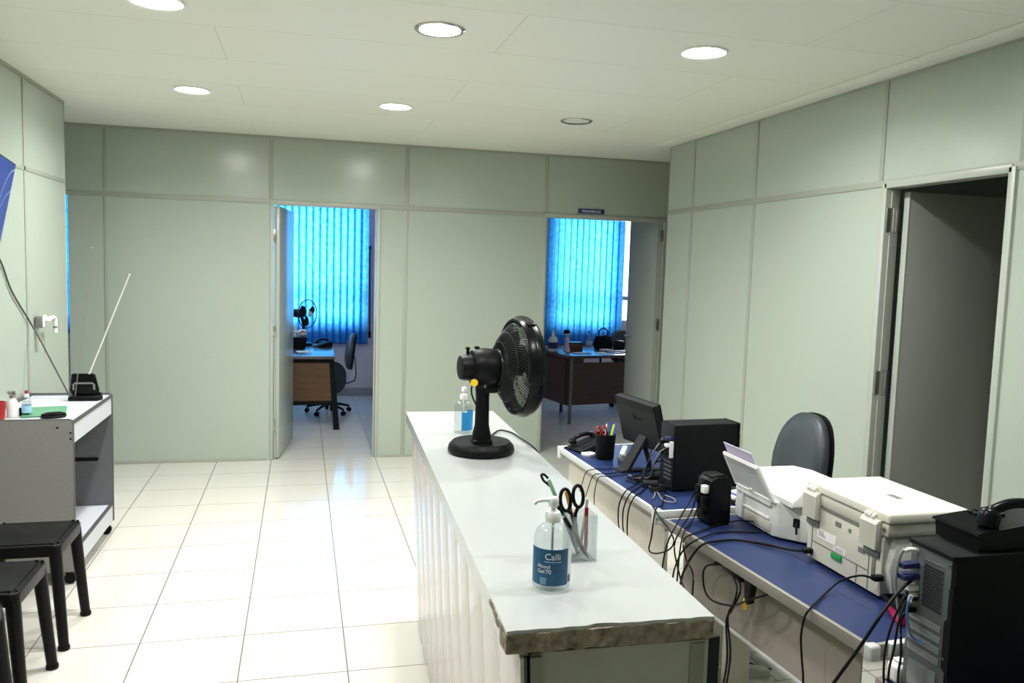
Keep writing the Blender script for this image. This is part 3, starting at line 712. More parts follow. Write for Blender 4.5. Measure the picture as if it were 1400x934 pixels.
B().tube([(-0.045, -0.050, 0.265), (-0.052, -0.052, 0.235), (-0.044, -0.044, 0.205), (-0.026, -0.026, 0.175)], 0.003).build('motor_lead', M['cable'], fan)
R0 = 0.178; zr = 0.130; hub_z = 0.040                 # guard rim position along the axis
gd = B().torus(R0, 0.0075, 64, 10, head @ T((0, 0, zr)))
gd.lathe([(R0-0.012, zr-0.026), (R0-0.004, zr-0.028), (R0+0.006, zr-0.008), (R0+0.006, zr+0.012), (R0-0.004, zr+0.030), (R0-0.012, zr+0.028), (R0-0.004, zr), (R0-0.012, zr-0.026)], 64, head, caps=False)
rimo = gd.build('guard_rim', M['black_gloss'], fan)
for k in range(4):
    a_ = k*PI/2+0.5
    B().box(-0.012, 0.012, R0-0.002, R0+0.012, zr-0.016, zr+0.016, 0.004, mtx=head @ RZ(a_)).build('clip', M['black'], rimo)
def shell(r): # rear cage profile
    t_ = max(0.0, (r-0.06)/(R0-0.06)); return hub_z + (zr-hub_z)*(t_**1.8)
rg = B()
for k in range(96):
    a_ = 2*PI*k/96
    pts = [(r*math.cos(a_+0.9*(r-0.06)/R0), r*math.sin(a_+0.9*(r-0.06)/R0), shell(r)) for r in (0.055, 0.085, 0.115, 0.14, 0.16, 0.172, R0)]
    rg.tube([head @ V(*p) for p in pts], 0.0016, 4, False)
for r in (0.09, 0.125, 0.155): rg.torus(r, 0.0016, 48, 5, head @ T((0, 0, shell(r))))
rg.lathe([(0.030, hub_z-0.006), (0.064, hub_z-0.004), (0.066, hub_z+0.004), (0.030, hub_z+0.004), (0.030, hub_z-0.006)], 36, head, caps=False)
rg.build('rear_guard', M['grille'], fan)
fg = B()
for k in range(72):
    a_ = 2*PI*k/72
    pts = [(r*math.cos(a_-0.8*(r-0.04)/R0), r*math.sin(a_-0.8*(r-0.04)/R0), zr+0.046*(1-(r/R0)**2.2)) for r in (0.042, 0.08, 0.115, 0.145, 0.165, R0)]
    fg.tube([head @ V(*p) for p in pts], 0.0013, 4, False)
for r in (0.08, 0.12, 0.15): fg.torus(r, 0.0016, 48, 5, head @ T((0, 0, zr+0.046*(1-(r/R0)**2.2))))
fg.build('front_guard', M['grille'], fan)
B().lathe([(0.044, zr+0.040), (0.046, zr+0.046), (0.030, zr+0.052), (0.0005, zr+0.053)], 32, head).build('centre_cap', M['black_gloss'], fan)
hb = B().lathe([(0.010, 0.045), (0.012, 0.080), (0.034, 0.084), (0.036, 0.13), (0.024, 0.143), (0.0005, 0.145)], 28, head).build('hub', M['black_gloss'], fan)
for k in range(3):
    bl = B(); rows_ = []
    n_u, n_v = 9, 7
    for i in range(n_u):
        r = 0.033+(0.158-0.033)*i/(n_u-1); w = 0.55+0.50*math.sin(PI*min(1, (i+1.5)/n_u))
        row = []
        for j in range(n_v):
            th = (j/(n_v-1)-0.5)*w*1.5+0.35*i/(n_u-1); z = 0.106+0.022*(j/(n_v-1)-0.5)*2*(0.75+0.4*(1-i/n_u))
            row.append((r*math.cos(th), r*math.sin(th), z))
        rows_.append(row)
    for off in (0.0, 0.0022):
        vs = [[bl.bm.verts.new((p[0], p[1], p[2]+off)) for p in row] for row in rows_]
        for i in range(n_u-1):
            for j in range(n_v-1): bl.bm.faces.new((vs[i][j], vs[i+1][j], vs[i+1][j+1], vs[i][j+1]))
    bmesh.ops.transform(bl.bm, matrix=head @ RZ(k*2*PI/3), verts=bl.bm.verts[:])
    bl.build('blade', M['fan_blade'], fan, 50)

# ------------------------------------------------------------------ sanitiser bottles
def sanitiser(name, label, loc, s, rot, lab):
    t_ = thing(name, label, 'bottle', loc, rot)
    R = 0.040*s; H = s
    B().lathe([(R*0.90, 0.0), (R*0.985, 0.003), (R, 0.010), (R, 0.098*H), (R*0.985, 0.110*H), (R*0.86, 0.124*H), (R*0.60, 0.134*H), (R*0.38, 0.139*H), (R*0.35, 0.146*H)], 48).build('bottle_body', M['clear_gel'], t_, 50)
    B().lathe([(R*0.36, 0.141*H), (R*0.42, 0.142*H), (R*0.42, 0.158*H), (R*0.34, 0.163*H), (R*0.16, 0.165*H), (R*0.13, 0.166*H), (R*0.13, 0.176*H)], 28).build('collar', M['white_plastic'], t_)
    p = B().lathe([(R*0.24, 0.174*H), (R*0.27, 0.177*H), (R*0.27, 0.190*H), (R*0.20, 0.194*H), (0.0005, 0.1945*H)], 24)
    p.tube([(0, 0, 0.187*H), (-0.018*s, -0.003*s, 0.188*H), (-0.034*s, -0.006*s, 0.186*H), (-0.041*s, -0.007*s, 0.180*H)], 0.0050*s, 10, True, 5, 0.0038*s)
    p.build('pump', M['white_plastic'], t_)
    B().cyl((0, 0, 0.012), (0, 0, 0.138*H), 0.0028*s, None, 10).build('dip_tube', M['cable_white'], t_)
    lb = B(); n = 28; a0, a1 = -PI/2-1.45, -PI/2+1.45; zl, zh = 0.014*H, 0.092*H
    rings = [[lb.bm.verts.new(((R+o)*math.cos(a0+(a1-a0)*i/n), (R+o)*math.sin(a0+(a1-a0)*i/n), z)) for i in range(n+1)] for o, z in ((0.0004, zl), (0.0009, zl), (0.0009, zh), (0.0004, zh))]
    for k in range(4):
        for i in range(n): lb.bm.faces.new((rings[k][i], rings[k][i+1], rings[(k+1) % 4][i+1], rings[(k+1) % 4][i]))
    L = lb.build('label', M[lab], t_, 50)
    return t_, L, R, H
t_, L, R, H = sanitiser('hand_sanitiser', 'large clear pump bottle of hand gel with blue label, near end of counter', (0.345, -4.998, 1.0), 0.985, math.radians(-13), 'label_blue')
m0 = -PI/2
w = B()
add_text(w, 'Calli', 0.019, None, (R+0.0010, m0-0.02, 0.076*H))
add_text(w, 'Álcool', 0.011, None, (R+0.0010, m0-0.50, 0.055*H))
add_text(w, 'Gel', 0.012, None, (R+0.0010, m0-0.64, 0.044*H))
add_text(w, '70', 0.013, None, (R+0.0010, m0-0.24, 0.044*H))
w.build('lettering', M['white_ink'], L, 0)
w = B()
for k in range(12): w.box(-0.0016, 0.0016, -0.0003, 0.0003, -0.0009, 0.0009, mtx=RZ(m0-0.42+0.075*k+PI/2) @ T((0, -(R+0.0011), 0.0655*H)))   # unreadable line of small print
for k in range(5): w.box(-0.007, 0.007, -0.0003, 0.0003, -0.0006, 0.0006, mtx=RZ(m0-0.5+PI/2) @ T((0, -(R+0.0011), 0.030*H-0.003*k)))
w.build('small_print', M['pale_ink'], L, 0)
w = B()
for k in range(14):                       # bar code panel at the right of the label
    a_ = m0+0.92+k*0.020
    if k % 3 != 1: w.box(-0.0003, 0.0003, -0.0003, 0.0003, 0, 0.016, mtx=RZ(a_+PI/2) @ T((0, -(R+0.0016), 0.018*H)))
cb = B(); n = 8
for o_ in (0.0010,):
    rr = [[cb.bm.verts.new(((R+o_+d)*math.cos(m0+0.88+0.5*i/n), (R+o_+d)*math.sin(m0+0.88+0.5*i/n), z)) for i in range(n+1)] for d, z in ((0, 0.014*H), (0.0004, 0.014*H), (0.0004, 0.092*H), (0, 0.092*H))]
    for k in range(4):
        for i in range(n): cb.bm.faces.new((rr[k][i], rr[k][i+1], rr[(k+1) % 4][i+1], rr[(k+1) % 4][i]))
side = cb.build('side_panel', M['white_ink'], L, 50)
w.build('bar_code', M['grey_ink'], L, 0)
sanitiser('hand_sanitiser', 'clear pump bottle with bright blue label behind the fan pole', (0.457, -3.405, 1.0), 0.95, math.radians(62), 'label_cyan')

# ------------------------------------------------------------------ clear pencil cup and what stands in it
cx, cy = 0.458, -4.850
pc = thing('pencil_cup', 'clear square acrylic pencil cup on the white counter beside the gel bottle', 'cup', (cx, cy, 1.0), math.radians(2))
g = B(); o_, i_ = 0.031, 0.0285
g.box(-o_, o_, -o_, o_, 0, 0.003)
for x0, x1, y0, y1 in ((-o_, -i_, -o_, o_), (i_, o_, -o_, o_), (-i_, i_, -o_, -i_), (-i_, i_, i_, o_)): g.box(x0, x1, y0, y1, 0.003, 0.108)
g.build('cup_body', M['acrylic'], pc, 0)
def stick(name, label, cat, p0, p1, r, m, parts=()):
    """a pen-like thing leaning in a cup from p0 (foot) to p1 (top)"""
    p0, p1 = Vector(p0), Vector(p1); q = (p1-p0).to_track_quat('Z', 'Y'); L = (p1-p0).length
    t_ = thing(name, label, cat, p0); t_.rotation_mode = 'QUATERNION'; t_.rotation_quaternion = q
    B().lathe([(r*0.15, 0), (r*0.55, 0.010), (r, 0.022), (r, L)], 12).build('barrel', M[m], t_)
    for nm, a_, c_, rr, mm in parts: B().lathe([(rr*0.9, a_*L), (rr, a_*L+0.002), (rr, c_*L-0.002), (rr*0.85, c_*L)], 12).build(nm, M[mm], t_)
    return t_
# scissors: two blades, two looped handles
def scissors(label, loc, lean, rz, s, handle_mats):
    t_ = thing('scissors', label, 'scissors', loc); t_.rotation_euler = (lean[0], lean[1], rz)
    for k, sg in enumerate((-1, 1)):
        bl = B().prism([(sg*0.001, 0.0), (sg*0.006, 0.03), (sg*0.009, 0.075), (-sg*0.004, 0.085), (-sg*0.002, 0.02)], 'y', -0.0012+0.0014*k, 0.0002+0.0014*k)
        bmesh.ops.scale(bl.bm, vec=(s, s, s), verts=bl.bm.verts[:])
        bl.build('blade', M['steel'], t_)
        hd_ = B(); n = 22; cxh, czh = -sg*0.019, 0.138
        pts = [V(-sg*0.002, 0, 0.078), V(-sg*0.006, 0, 0.100)]
        for i in range(n+1):
            a_ = -PI*0.42+2*PI*i/n
            pts.append(V(cxh+sg*0.015*math.cos(a_) , 0, czh+0.026*math.sin(a_)))
        pts = [p*s for p in pts]
        hd_.tube(pts, 0.0044*s, 8, False)
        hd_.build('handle', M[handle_mats[k]], t_, 60)
    B().cyl((0, -0.004*s, 0.080*s), (0, 0.004*s, 0.080*s), 0.004*s, None, 14).build('pivot', M['steel'], t_)
    return t_
scissors('black-handled scissors standing in the clear cup, loops upward', (cx-0.002, cy+0.002, 1.0055), (-0.10, -0.10, ), math.radians(20), 0.98, ('black', 'black'))
stick('marker_pen', 'orange-yellow pencil in the clear cup between the scissor loops', 'pen', (cx+0.012, cy+0.012, 1.004), (cx-0.028, cy+0.03, 1.150), 0.0042, 'orange')
stick('pen', 'black ballpoint leaning left in the clear cup, in front of the scissors', 'pen', (cx+0.016, cy-0.020, 1.004), (cx-0.060, cy-0.012, 1.128), 0.0042, 'black', (('clip_band', 0.80, 0.86, 0.0048, 'chrome'),))
stick('pen', 'second black pen in the clear cup, crossing low beside the near bottle', 'pen', (cx+0.018, cy-0.014, 1.004), (cx-0.050, cy+0.004, 1.118), 0.0040, 'charcoal', (('grip', 0.15, 0.35, 0.0046, 'black'),))
rl = thing('cutter_knife', 'pale green and black cutter leaning far left out of the clear cup', 'cutter', (cx+0.004, cy+0.020, 1.004))
rl.rotation_mode = 'QUATERNION'; rl.rotation_quaternion = (V(cx-0.072, cy+0.035, 1.185)-V(cx+0.004, cy+0.020, 1.004)).to_track_quat('Z', 'Y')
B().box(-0.008, 0.008, -0.004, 0.004, 0.0, 0.125, 0.002).build('sleeve', M['black'], rl)
B().box(-0.0085, 0.0085, -0.0045, 0.0045, 0.125, 0.192, 0.002).build('grip', M['green_pale'], rl)
B().tube([(0.004, 0, 0.170), (0.004, -0.006, 0.182), (0.004, -0.012, 0.194), (0.0, -0.012, 0.206), (-0.004, -0.006, 0.204), (-0.004, 0.0, 0.192)], 0.003).build('hanging_loop', M['black'], rl)
stick('pen', 'red-brown pen at the right side inside the clear cup', 'pen', (cx+0.020, cy+0.010, 1.004), (cx+0.022, cy+0.022, 1.112), 0.0045, 'red')
stick('pencil', 'pale pencil standing right of the scissors in the clear cup', 'pencil', (cx+0.008, cy+0.020, 1.004), (cx+0.024, cy+0.024, 1.132), 0.0035, 'off_white')

# ------------------------------------------------------------------ on the far blue desk
def desk_phone(label, loc, rz, s=1.0, mat_body='black_matt', slope=0.035):
    """body: local x width, y length (front at -y); handset lies along y on the left side"""
    t_ = thing('desk_phone', label, 'telephone', loc, rz)
    B().prism([(-0.10*s, 0), (0.10*s, 0), (0.10*s, 0.040*s+slope*s), (0.085*s, 0.046*s+slope*s), (-0.09*s, 0.022*s), (-0.10*s, 0.016*s)], 'x', -0.085*s, 0.085*s, 0.004).build('body', M[mat_body], t_)
    k = B()
    for i in range(3):
        for j in range(4):
            x = 0.012*s+i*0.020*s; y = -0.065*s+j*0.022*s; z = 0.022*s+(y+0.09*s)/(0.175*s)*(0.024*s+slope*s)
            k.box(x-0.007*s, x+0.007*s, y-0.007*s, y+0.007*s, z-0.001, z+0.004*s, 0.0015)
    k.build('keypad', M['charcoal'], t_)
    h = B(); zb = 0.040*s+slope*0.55*s
    h.tube([(-0.048*s, -0.085*s, zb+0.004*s), (-0.048*s, -0.06*s, zb+0.022*s), (-0.048*s, -0.02*s, zb+0.036*s), (-0.048*s, 0.03*s, zb+0.042*s), (-0.048*s, 0.07*s, zb+0.036*s), (-0.048*s, 0.095*s, zb+0.022*s)], 0.0135*s, 14, True, 6)
    for y, dz in ((-0.080*s, 0.0), (0.090*s, 0.020*s)):
        h.lathe([(0.018*s, 0), (0.026*s, 0.004*s), (0.027*s, 0.020*s), (0.018*s, 0.034*s), (0.006*s, 0.038*s)], 20, T((-0.048*s, y, zb-0.016*s+dz)))
    h.build('handset', M['black_gloss'], t_)
    B().tube([(-0.048*s+0.004*s*math.cos(a), -0.10*s-0.0+0.0, 0.012*s+0.004*s*math.sin(a)) for a in (0, 1)] + [(-0.075*s, -0.12*s, 0.006), (-0.10*s, -0.10*s, 0.006), (-0.105*s, -0.02*s, 0.006), (-0.09*s, 0.06*s, 0.02*s)], 0.0035*s).build('cord', M['cable'], t_)
    return t_
desk_phone('black telephone lying at the far end of the white-edged blue desk', (1.232, -2.722, 0.7515), math.radians(-74), 0.78, 'black_matt', 0.030)
cup = thing('pen_cup', 'black round pen cup with pens on the white-edged blue desk', 'cup', (1.262, -2.905, 0.7515))
B().lathe([(0.0005, 0), (0.041, 0), (0.043, 0.003), (0.050, 0.122), (0.047, 0.122), (0.040, 0.006), (0.0005, 0.006)], 36, caps=False).build('cup_body', M['black_matt'], cup)
B().torus(0.0485, 0.0022, 36, 8, T((0, 0, 0.122))).build('rim', M['black_gloss'], cup)
x0, y0 = 1.262, -2.905
sc = scissors('red-handled scissors standing in the black pen cup', (x0-0.008, y0-0.004, 0.762), (-0.12, -0.08), math.radians(14), 0.90, ('red', 'red'))
stick('marker_pen', 'yellow-green highlighter leaning right in the black pen cup', 'pen', (x0+0.004, y0-0.004, 0.760), (x0+0.050, y0+0.020, 0.915), 0.0065, 'lime')
stick('pen', 'blue pen in the black pen cup, the upright one', 'pen', (x0+0.010, y0+0.012, 0.760), (x0+0.034, y0+0.028, 0.930), 0.0040, 'bluepen')
stick('pen', 'dark blue pen in the black pen cup, leaning toward the monitor', 'pen', (x0+0.016, y0-0.012, 0.760), (x0+0.058, y0+0.010, 0.925), 0.0040, 'bluepen')
stick('pen', 'white pen at the back of the black pen cup', 'pen', (x0+0.0, y0+0.018, 0.760), (x0+0.018, y0+0.04, 0.915), 0.0040, 'white_plastic')
tp = thing('tape_roll', 'white tape ring lying flat on the blue desk beside the pen cup', 'tape', (1.205, -2.822, 0.7515))
B().lathe([(0.016, 0), (0.034, 0), (0.034, 0.010), (0.016, 0.010), (0.016, 0)], 36, caps=False).build('roll', M['paper'], tp)
tp = thing('tape_roll', 'grey tape ring lying on the blue desk right of the pen cup', 'tape', (1.345, -2.952, 0.7515))
B().lathe([(0.018, 0), (0.032, 0), (0.032, 0.016), (0.018, 0.016), (0.018, 0)], 36, caps=False).build('roll', M['cable_grey'], tp)
st = thing('stapler', 'grey stapler behind the pen cup near the monitor', 'stapler', (1.375, -2.865, 0.7515), math.radians(60))
B().box(-0.055, 0.055, -0.014, 0.014, 0, 0.008, 0.003).build('base', M['cable_grey'], st)
B().prism([(-0.055, 0.010), (0.055, 0.026), (0.055, 0.040), (-0.040, 0.030), (-0.055, 0.020)], 'y', -0.012, 0.012, 0.003).build('arm', M['off_white'], st)

# clutter between the monitor and the small computer
pb = thing('power_adapter', 'black power brick among the cables behind the monitor foot', 'adapter', (1.345, -3.335, 0.7515), math.radians(35))
B().box(-0.055, 0.055, -0.026, 0.026, 0.0, 0.034, 0.006).build('body', M['black'], pb)
B().tube([(0.054, 0, 0.016), (0.066, 0, 0.016), (0.076, 0.006, 0.014)], 0.006).build('strain_relief', M['rubber'], pb)
wc = thing('splitter_box', 'small black splitter box lying behind the monitor by the small computer', 'box', (1.275, -3.425, 0.7515), math.radians(-20))
B().box(-0.034, 0.034, -0.024, 0.024, 0.0, 0.024, 0.005).build('body', M['charcoal'], wc)
B().box(-0.036, -0.030, -0.016, -0.004, 0.006, 0.018, 0.002).box(-0.036, -0.030, 0.004, 0.016, 0.006, 0.018, 0.002).build('port', M['rubber'], wc)
for lab, cx_, cy_, rr, m_, ph_ in (('coiled black cable lying behind the monitor, beside the power brick', 1.262, -3.345, 0.042, 'cable', 0.0), ('coiled black cable lying against the back of the small computer', 1.272, -3.505, 0.034, 'cable', 1.3), ('coiled grey cable behind the right edge of the monitor', 1.405, -3.360, 0.030, 'cable_grey', 2.2)):
    pts = [(cx_+(rr+0.006*math.sin(3.1*a+ph_))*math.cos(a), cy_+(rr*0.8+0.005*math.cos(2.3*a))*math.sin(a), 0.7555+0.0011*a) for a in [k*0.45 for k in range(44)]]
    tag(B().tube(pts, 0.0028, 7, True, 3).build('cable_coil', M[m_], None, 80), lab, 'cable')
for lab, pts, m_, r_ in (('grey cable arching up the back of the small computer', [(1.322, -3.47, 0.93), (1.285, -3.475, 0.91), (1.268, -3.455, 0.85), (1.275, -3.41, 0.79), (1.262, -3.30, 0.757), (1.25, -3.24, 0.757)], 'cable_grey', 0.0026),
        ('black cable rising from the desk to the lower edge of the monitor', [(1.372, -3.20, 0.875), (1.350, -3.24, 0.83), (1.325, -3.245, 0.78), (1.285, -3.26, 0.757), (1.215, -3.30, 0.757)], 'cable', 0.003),
        ('black cable with a bend between the small computer and the power brick', [(1.322, -3.44, 0.87), (1.288, -3.42, 0.85), (1.300, -3.385, 0.80), (1.345, -3.385, 0.757), (1.40, -3.36, 0.757)], 'cable', 0.0032)):
    tag(B().tube(pts, r_, 8).build('cable', M[m_], None, 80), lab, 'cable')

# black monitor seen from behind, on an easel foot
mn = thing('computer_monitor', 'black monitor seen from behind on a tilted easel foot', 'monitor', (1.34, -3.125, 0.7515))
P_tl, P_bl, P_tr, P_br = V(1.270, -2.98, 1.078), V(1.322, -2.98, 0.862), V(1.340, -3.272, 1.068), V(1.392, -3.272, 0.856)
n_ = (P_tr-P_tl).cross(P_bl-P_tl).normalized()
if n_.x < 0: n_ = -n_                                     # toward the operator
def quad(b, pts, d0, d1): b.hexa([p+n_*d0 for p in pts], [p+n_*d1 for p in pts]); return b
def inset(pts, k):
    c = (pts[0]+pts[1]+pts[2]+pts[3])/4; return [p+(c-p)*k for p in pts]
Q = [P_bl, P_br, P_tr, P_tl]
b = B(); b.hexa([p+n_*0.0 for p in inset(Q, 0.03)], [p+n_*0.010 for p in Q]); b.hexa([p+n_*0.010 for p in Q], [p+n_*0.032 for p in Q])
mb_ = b.build('back_shell', M['charcoal'], mn, 20, True)
quad(B(), Q, 0.032, 0.040).build('bezel', M['black_gloss'], mn, 20, True)
quad(B(), inset(Q, 0.08), 0.040, 0.0408).build('screen', M['black_gloss'], mn, 20, True)
ex = (P_tr-P_tl).normalized(); ez = (P_tl-P_bl).normalized(); cc = (P_tl+P_tr+P_bl+P_br)/4
top_strip = [P_tl-ez*0.030+ex*0.004, P_tr-ez*0.030-ex*0.004, P_tr-ez*0.002-ex*0.004, P_tl-ez*0.002+ex*0.004]
quad(B(), top_strip, -0.003, 0.012).build('top_ridge', M['black'], mn, 20, True)
lg = B(); o0 = cc+ez*0.03-ex*0.012-n_*0.0008
for pts in ([(-0.012, 0.010), (-0.006, 0.014), (0.002, 0.004), (0.010, 0.006), (0.012, -0.002), (0.002, -0.004), (-0.004, -0.014), (-0.008, -0.006)],):
    lg.hexa([o0+ex*x+ez*y for x, y in pts], [o0+ex*x+ez*y-n_*0.0012 for x, y in pts])
for k in range(4): 
    a_ = o0+ex*(0.018+0.009*k)-ez*0.006; lg.hexa([a_, a_+ex*0.006, a_+ex*0.006+ez*0.005, a_+ez*0.005], [p-n_*0.0012 for p in (a_, a_+ex*0.006, a_+ex*0.006+ez*0.005, a_+ez*0.005)])
lg.build('emblem', M['rubber'], mb_, 0, True)
b = B()
lt, lb_ = V(1.352, -3.150, 0.920), V(1.258, -3.158, 0.765)
sx = ex*0.030
b.hexa([lb_-sx, lb_+sx, lb_+sx+V(0.016, 0, 0), lb_-sx+V(0.016, 0, 0)], [lt-sx*0.9, lt+sx*0.9, lt+sx*0.9+V(0.016, 0, 0), lt-sx*0.9+V(0.016, 0, 0)])
b.build('easel_leg', M['charcoal'], mn, 20, True)
b = B(); b.hexa([lb_-sx+V(-0.030, 0, -0.0135), lb_+sx+V(-0.030, 0, -0.0135), lb_+sx+V(0.03, 0, -0.0135), lb_-sx+V(0.03, 0, -0.0135)], [lb_-sx+V(-0.026, 0, -0.004), lb_+sx+V(-0.026, 0, -0.004), lb_+sx+V(0.018, 0, 0.004), lb_-sx+V(0.018, 0, 0.004)])
b.hexa([lb_-sx*0.6+V(0.02, 0, -0.0135), lb_+sx*0.6+V(0.02, 0, -0.0135), lb_+sx*0.6+V(0.22, 0, -0.0135), lb_-sx*0.6+V(0.22, 0, -0.0135)], [lb_-sx*0.6+V(0.02, 0, -0.004), lb_+sx*0.6+V(0.02, 0, -0.004), lb_+sx*0.6+V(0.22, 0, -0.006), lb_-sx*0.6+V(0.22, 0, -0.006)])
b.hexa([p+V(0, 0, 0) for p in (P_bl*0.7+P_br*0.3-n_*0.002, P_bl*0.3+P_br*0.7-n_*0.002, P_bl*0.3+P_br*0.7+n_*0.03, P_bl*0.7+P_br*0.3+n_*0.03)][::1], [p+ez*0.012 for p in (P_bl*0.7+P_br*0.3-n_*0.002, P_bl*0.3+P_br*0.7-n_*0.002, P_bl*0.3+P_br*0.7+n_*0.03, P_bl*0.7+P_br*0.3+n_*0.03)])
b.tube([(P_bl+P_br)/2+n_*0.014+ez*0.006, V(1.385, -3.145, 0.80), V(1.39, -3.145, 0.765)], 0.011, 10)
b.build('foot', M['charcoal'], mn, 20, True)

# small dark computer on the far desk
p1 = thing('computer_tower', 'small matt black computer on the white-edged blue desk behind the power block', 'computer', (1.475, -3.455, 0.7515), math.radians(3.5))
B().box(-0.148, 0.150, -0.060, 0.060, 0.006, 0.284, 0.006).build('case', M['black_matt'], p1)
B().box(0.150, 0.164, -0.061, 0.061, 0.006, 0.286, 0.007).build('front_panel', M['black_gloss'], p1)
r_ = B().box(-0.152, -0.148, -0.055, 0.055, 0.012, 0.278, 0.001).build('rear_plate', M['charcoal'], p1)
s_ = B()
for k in range(5): s_.box(-0.1555, -0.151, -0.045, 0.015, 0.045+k*0.018, 0.054+k*0.018, 0.001)
s_.build('slot_covers', M['pc_rear'], r_)
for y, z, m_ in ((-0.035, 0.225, 'vga'), (-0.035, 0.195, 'white_plastic'), (0.02, 0.20, 'black'), (-0.03, 0.16, 'black'), (0.02, 0.16, 'black')):
    B().box(-0.178, -0.151, y-0.014, y+0.014, z-0.007, z+0.007, 0.003).build('plug', M[m_], p1)
tag(B().box(-0.170, -0.152, -0.058, -0.052, 0.145, 0.215, 0.002).build('white_bracket', M['white_plastic'], p1), 'white strip')
for x in (-0.12, 0.12):
    for y in (-0.045, 0.045): B().cyl((x, y, 0.0), (x, y, 0.008), 0.011, 0.009, 12).build('foot', M['rubber'], p1)
yt = B().box(0.1645, 0.1665, -0.058, -0.015, 0.18, 0.235, 0.0006); tag(yt.build('tag', M['lime'], p1), 'yellow-green tag')

# power block standing on the near desk
ub = thing('power_block', 'upright black power block with plugs standing where the two desks meet', 'power block', (1.338, -3.862, 0.7315), math.radians(6))
B().prism([(-0.046, 0.012), (-0.036, 0.0), (0.040, 0.0), (0.046, 0.010), (0.046, 0.165), (0.030, 0.182), (-0.026, 0.184), (-0.046, 0.168)], 'y', -0.046, 0.046, 0.007).build('body', M['black_gloss'], ub)
B().prism([(-0.036, 0.183), (0.030, 0.181), (0.022, 0.188), (-0.026, 0.189)], 'y', -0.034, 0.034, 0.002).build('top_grip', M['black'], ub)
for y, z, m_ in ((-0.018, 0.135, 'white_plastic'), (0.02, 0.13, 'black'), (-0.018, 0.095, 'black'), (0.02, 0.09, 'black'), (-0.018, 0.055, 'black')):
    B().box(-0.066, -0.044, y-0.013, y+0.013, z-0.015, z+0.015, 0.004).build('plug', M[m_], ub)
# papers and folded glasses case between computer and small printer
for k, (lab, m_, dz, dr, sx_, sy_, th) in enumerate((('dark book lying under papers between the small computer and the white printer', 'charcoal', 0, 4, 0.085, 0.060, 0.016), ('white paper pad on the dark book between the small computer and the white printer', 'paper', 0.0162, -6, 0.075, 0.055, 0.010), ('blue booklet on the white pad beside the white printer', 'bluepen', 0.0264, 8, 0.060, 0.045, 0.005), ('white leaflet topmost of the papers beside the white printer', 'paper', 0.0316, 15, 0.055, 0.04, 0.003))):
    bk = thing('paper_pad' if 'paper' in m_ else 'booklet', lab, 'paper' if 'paper' in m_ else 'book', (1.58, -3.670, 0.7516+dz), math.radians(dr))
    if m_ == 'paper':
        B().box(-sx_, sx_, -sy_, sy_, 0, th, 0.0006).build('sheets', M[m_], bk)
    else:
        B().box(-sx_, sx_, -sy_, sy_, 0, th*0.14, 0.0004).box(-sx_, sx_, -sy_, sy_, th*0.86, th, 0.0004).box(-sx_, -sx_+0.002, -sy_, sy_, 0, th, 0.0003).build('cover', M[m_], bk)
        B().box(-sx_+0.002, sx_-0.003, -sy_+0.003, sy_-0.003, th*0.14, th*0.86).build('pages', M['paper'], bk)

# small white printer with rear paper tray
sp = thing('small_printer', 'small white printer with open rear tray and paper, on the blue desk', 'printer', (1.60, -3.97, 0.7316))
b = B()
b.prism([(1.462, -3.806), (1.462, -4.066), (1.476, -4.092), (1.535, -4.160), (1.60, -4.172), (1.775, -4.165), (1.785, -4.15), (1.785, -3.80)], 'z', 0.7375, 0.866, 0.005)
b.build('body', M['off_white'], sp, 35, True)
b = B().prism([(1.475, 0.866), (1.785, 0.866), (1.785, 0.905), (1.70, 0.925), (1.52, 0.925), (1.475, 0.885)], 'y', -4.160, -3.806, 0.006)
b.build('top_cover', M['white_plastic'], sp, 35, True)
rl_ = B().box(1.454, 1.462, -4.055, -3.815, 0.842, 0.856, 0.002).box(1.456, 1.462, -4.045, -3.860, 0.790, 0.800, 0.002).box(1.452, 1.462, -3.870, -3.858, 0.745, 0.840, 0.002)
rl_.build('rear_ribs', M['white_plastic'], sp, 35, True)
B().box(1.457, 1.463, -4.055, -3.880, 0.750, 0.785, 0.002).build('rear_cover', M['cream'], sp, 35, True)
# tray leaning back over the rear
tray_b = [V(1.452, -3.815, 0.862), V(1.452, -4.082, 0.862)]; tray_t = [V(1.398, -3.800, 0.985), V(1.398, -4.050, 0.985)]
tn = V(0.916, 0, 0.40)
b = B().hexa([tray_b[0], tray_b[1], tray_b[1]+tn*0.008, tray_b[0]+tn*0.008], [tray_t[0], tray_t[1], tray_t[1]+tn*0.008, tray_t[0]+tn*0.008])
tr_ = b.build('paper_tray', M['off_white'], sp, 20, True)
def ontray(s, h, d): 
    a = tray_b[0]*(1-h)+tray_t[0]*h; c = tray_b[1]*(1-h)+tray_t[1]*h; return a*(1-s)+c*s+tn*d
b = B()
for s0, s1, h0, h1 in ((0.02, 0.98, 0.91, 0.97), (0.02, 0.06, 0.1, 0.95), (0.94, 0.98, 0.1, 0.95), (0.02, 0.98, 0.03, 0.07)):
    b.hexa([ontray(s0, h0, -0.004), ontray(s1, h0, -0.004), ontray(s1, h1, -0.004), ontray(s0, h1, -0.004)], [ontray(s0, h0, 0), ontray(s1, h0, 0), ontray(s1, h1, 0), ontray(s0, h1, 0)])
b.build('tray_rim', M['white_plastic'], tr_, 20, True)
B().hexa([ontray(0.46, 0.04, -0.008), ontray(0.54, 0.04, -0.008), ontray(0.54, 0.16, -0.008), ontray(0.46, 0.16, -0.008)], [ontray(0.46, 0.04, -0.003), ontray(0.54, 0.04, -0.003), ontray(0.54, 0.16, -0.003), ontray(0.46, 0.16, -0.003)]).build('latch', M['off_white'], tr_, 20, True)
pp = thing('paper_sheet', 'sheet of white paper standing in the tray of the small white printer', 'paper', (1.47, -3.93, 0.868))
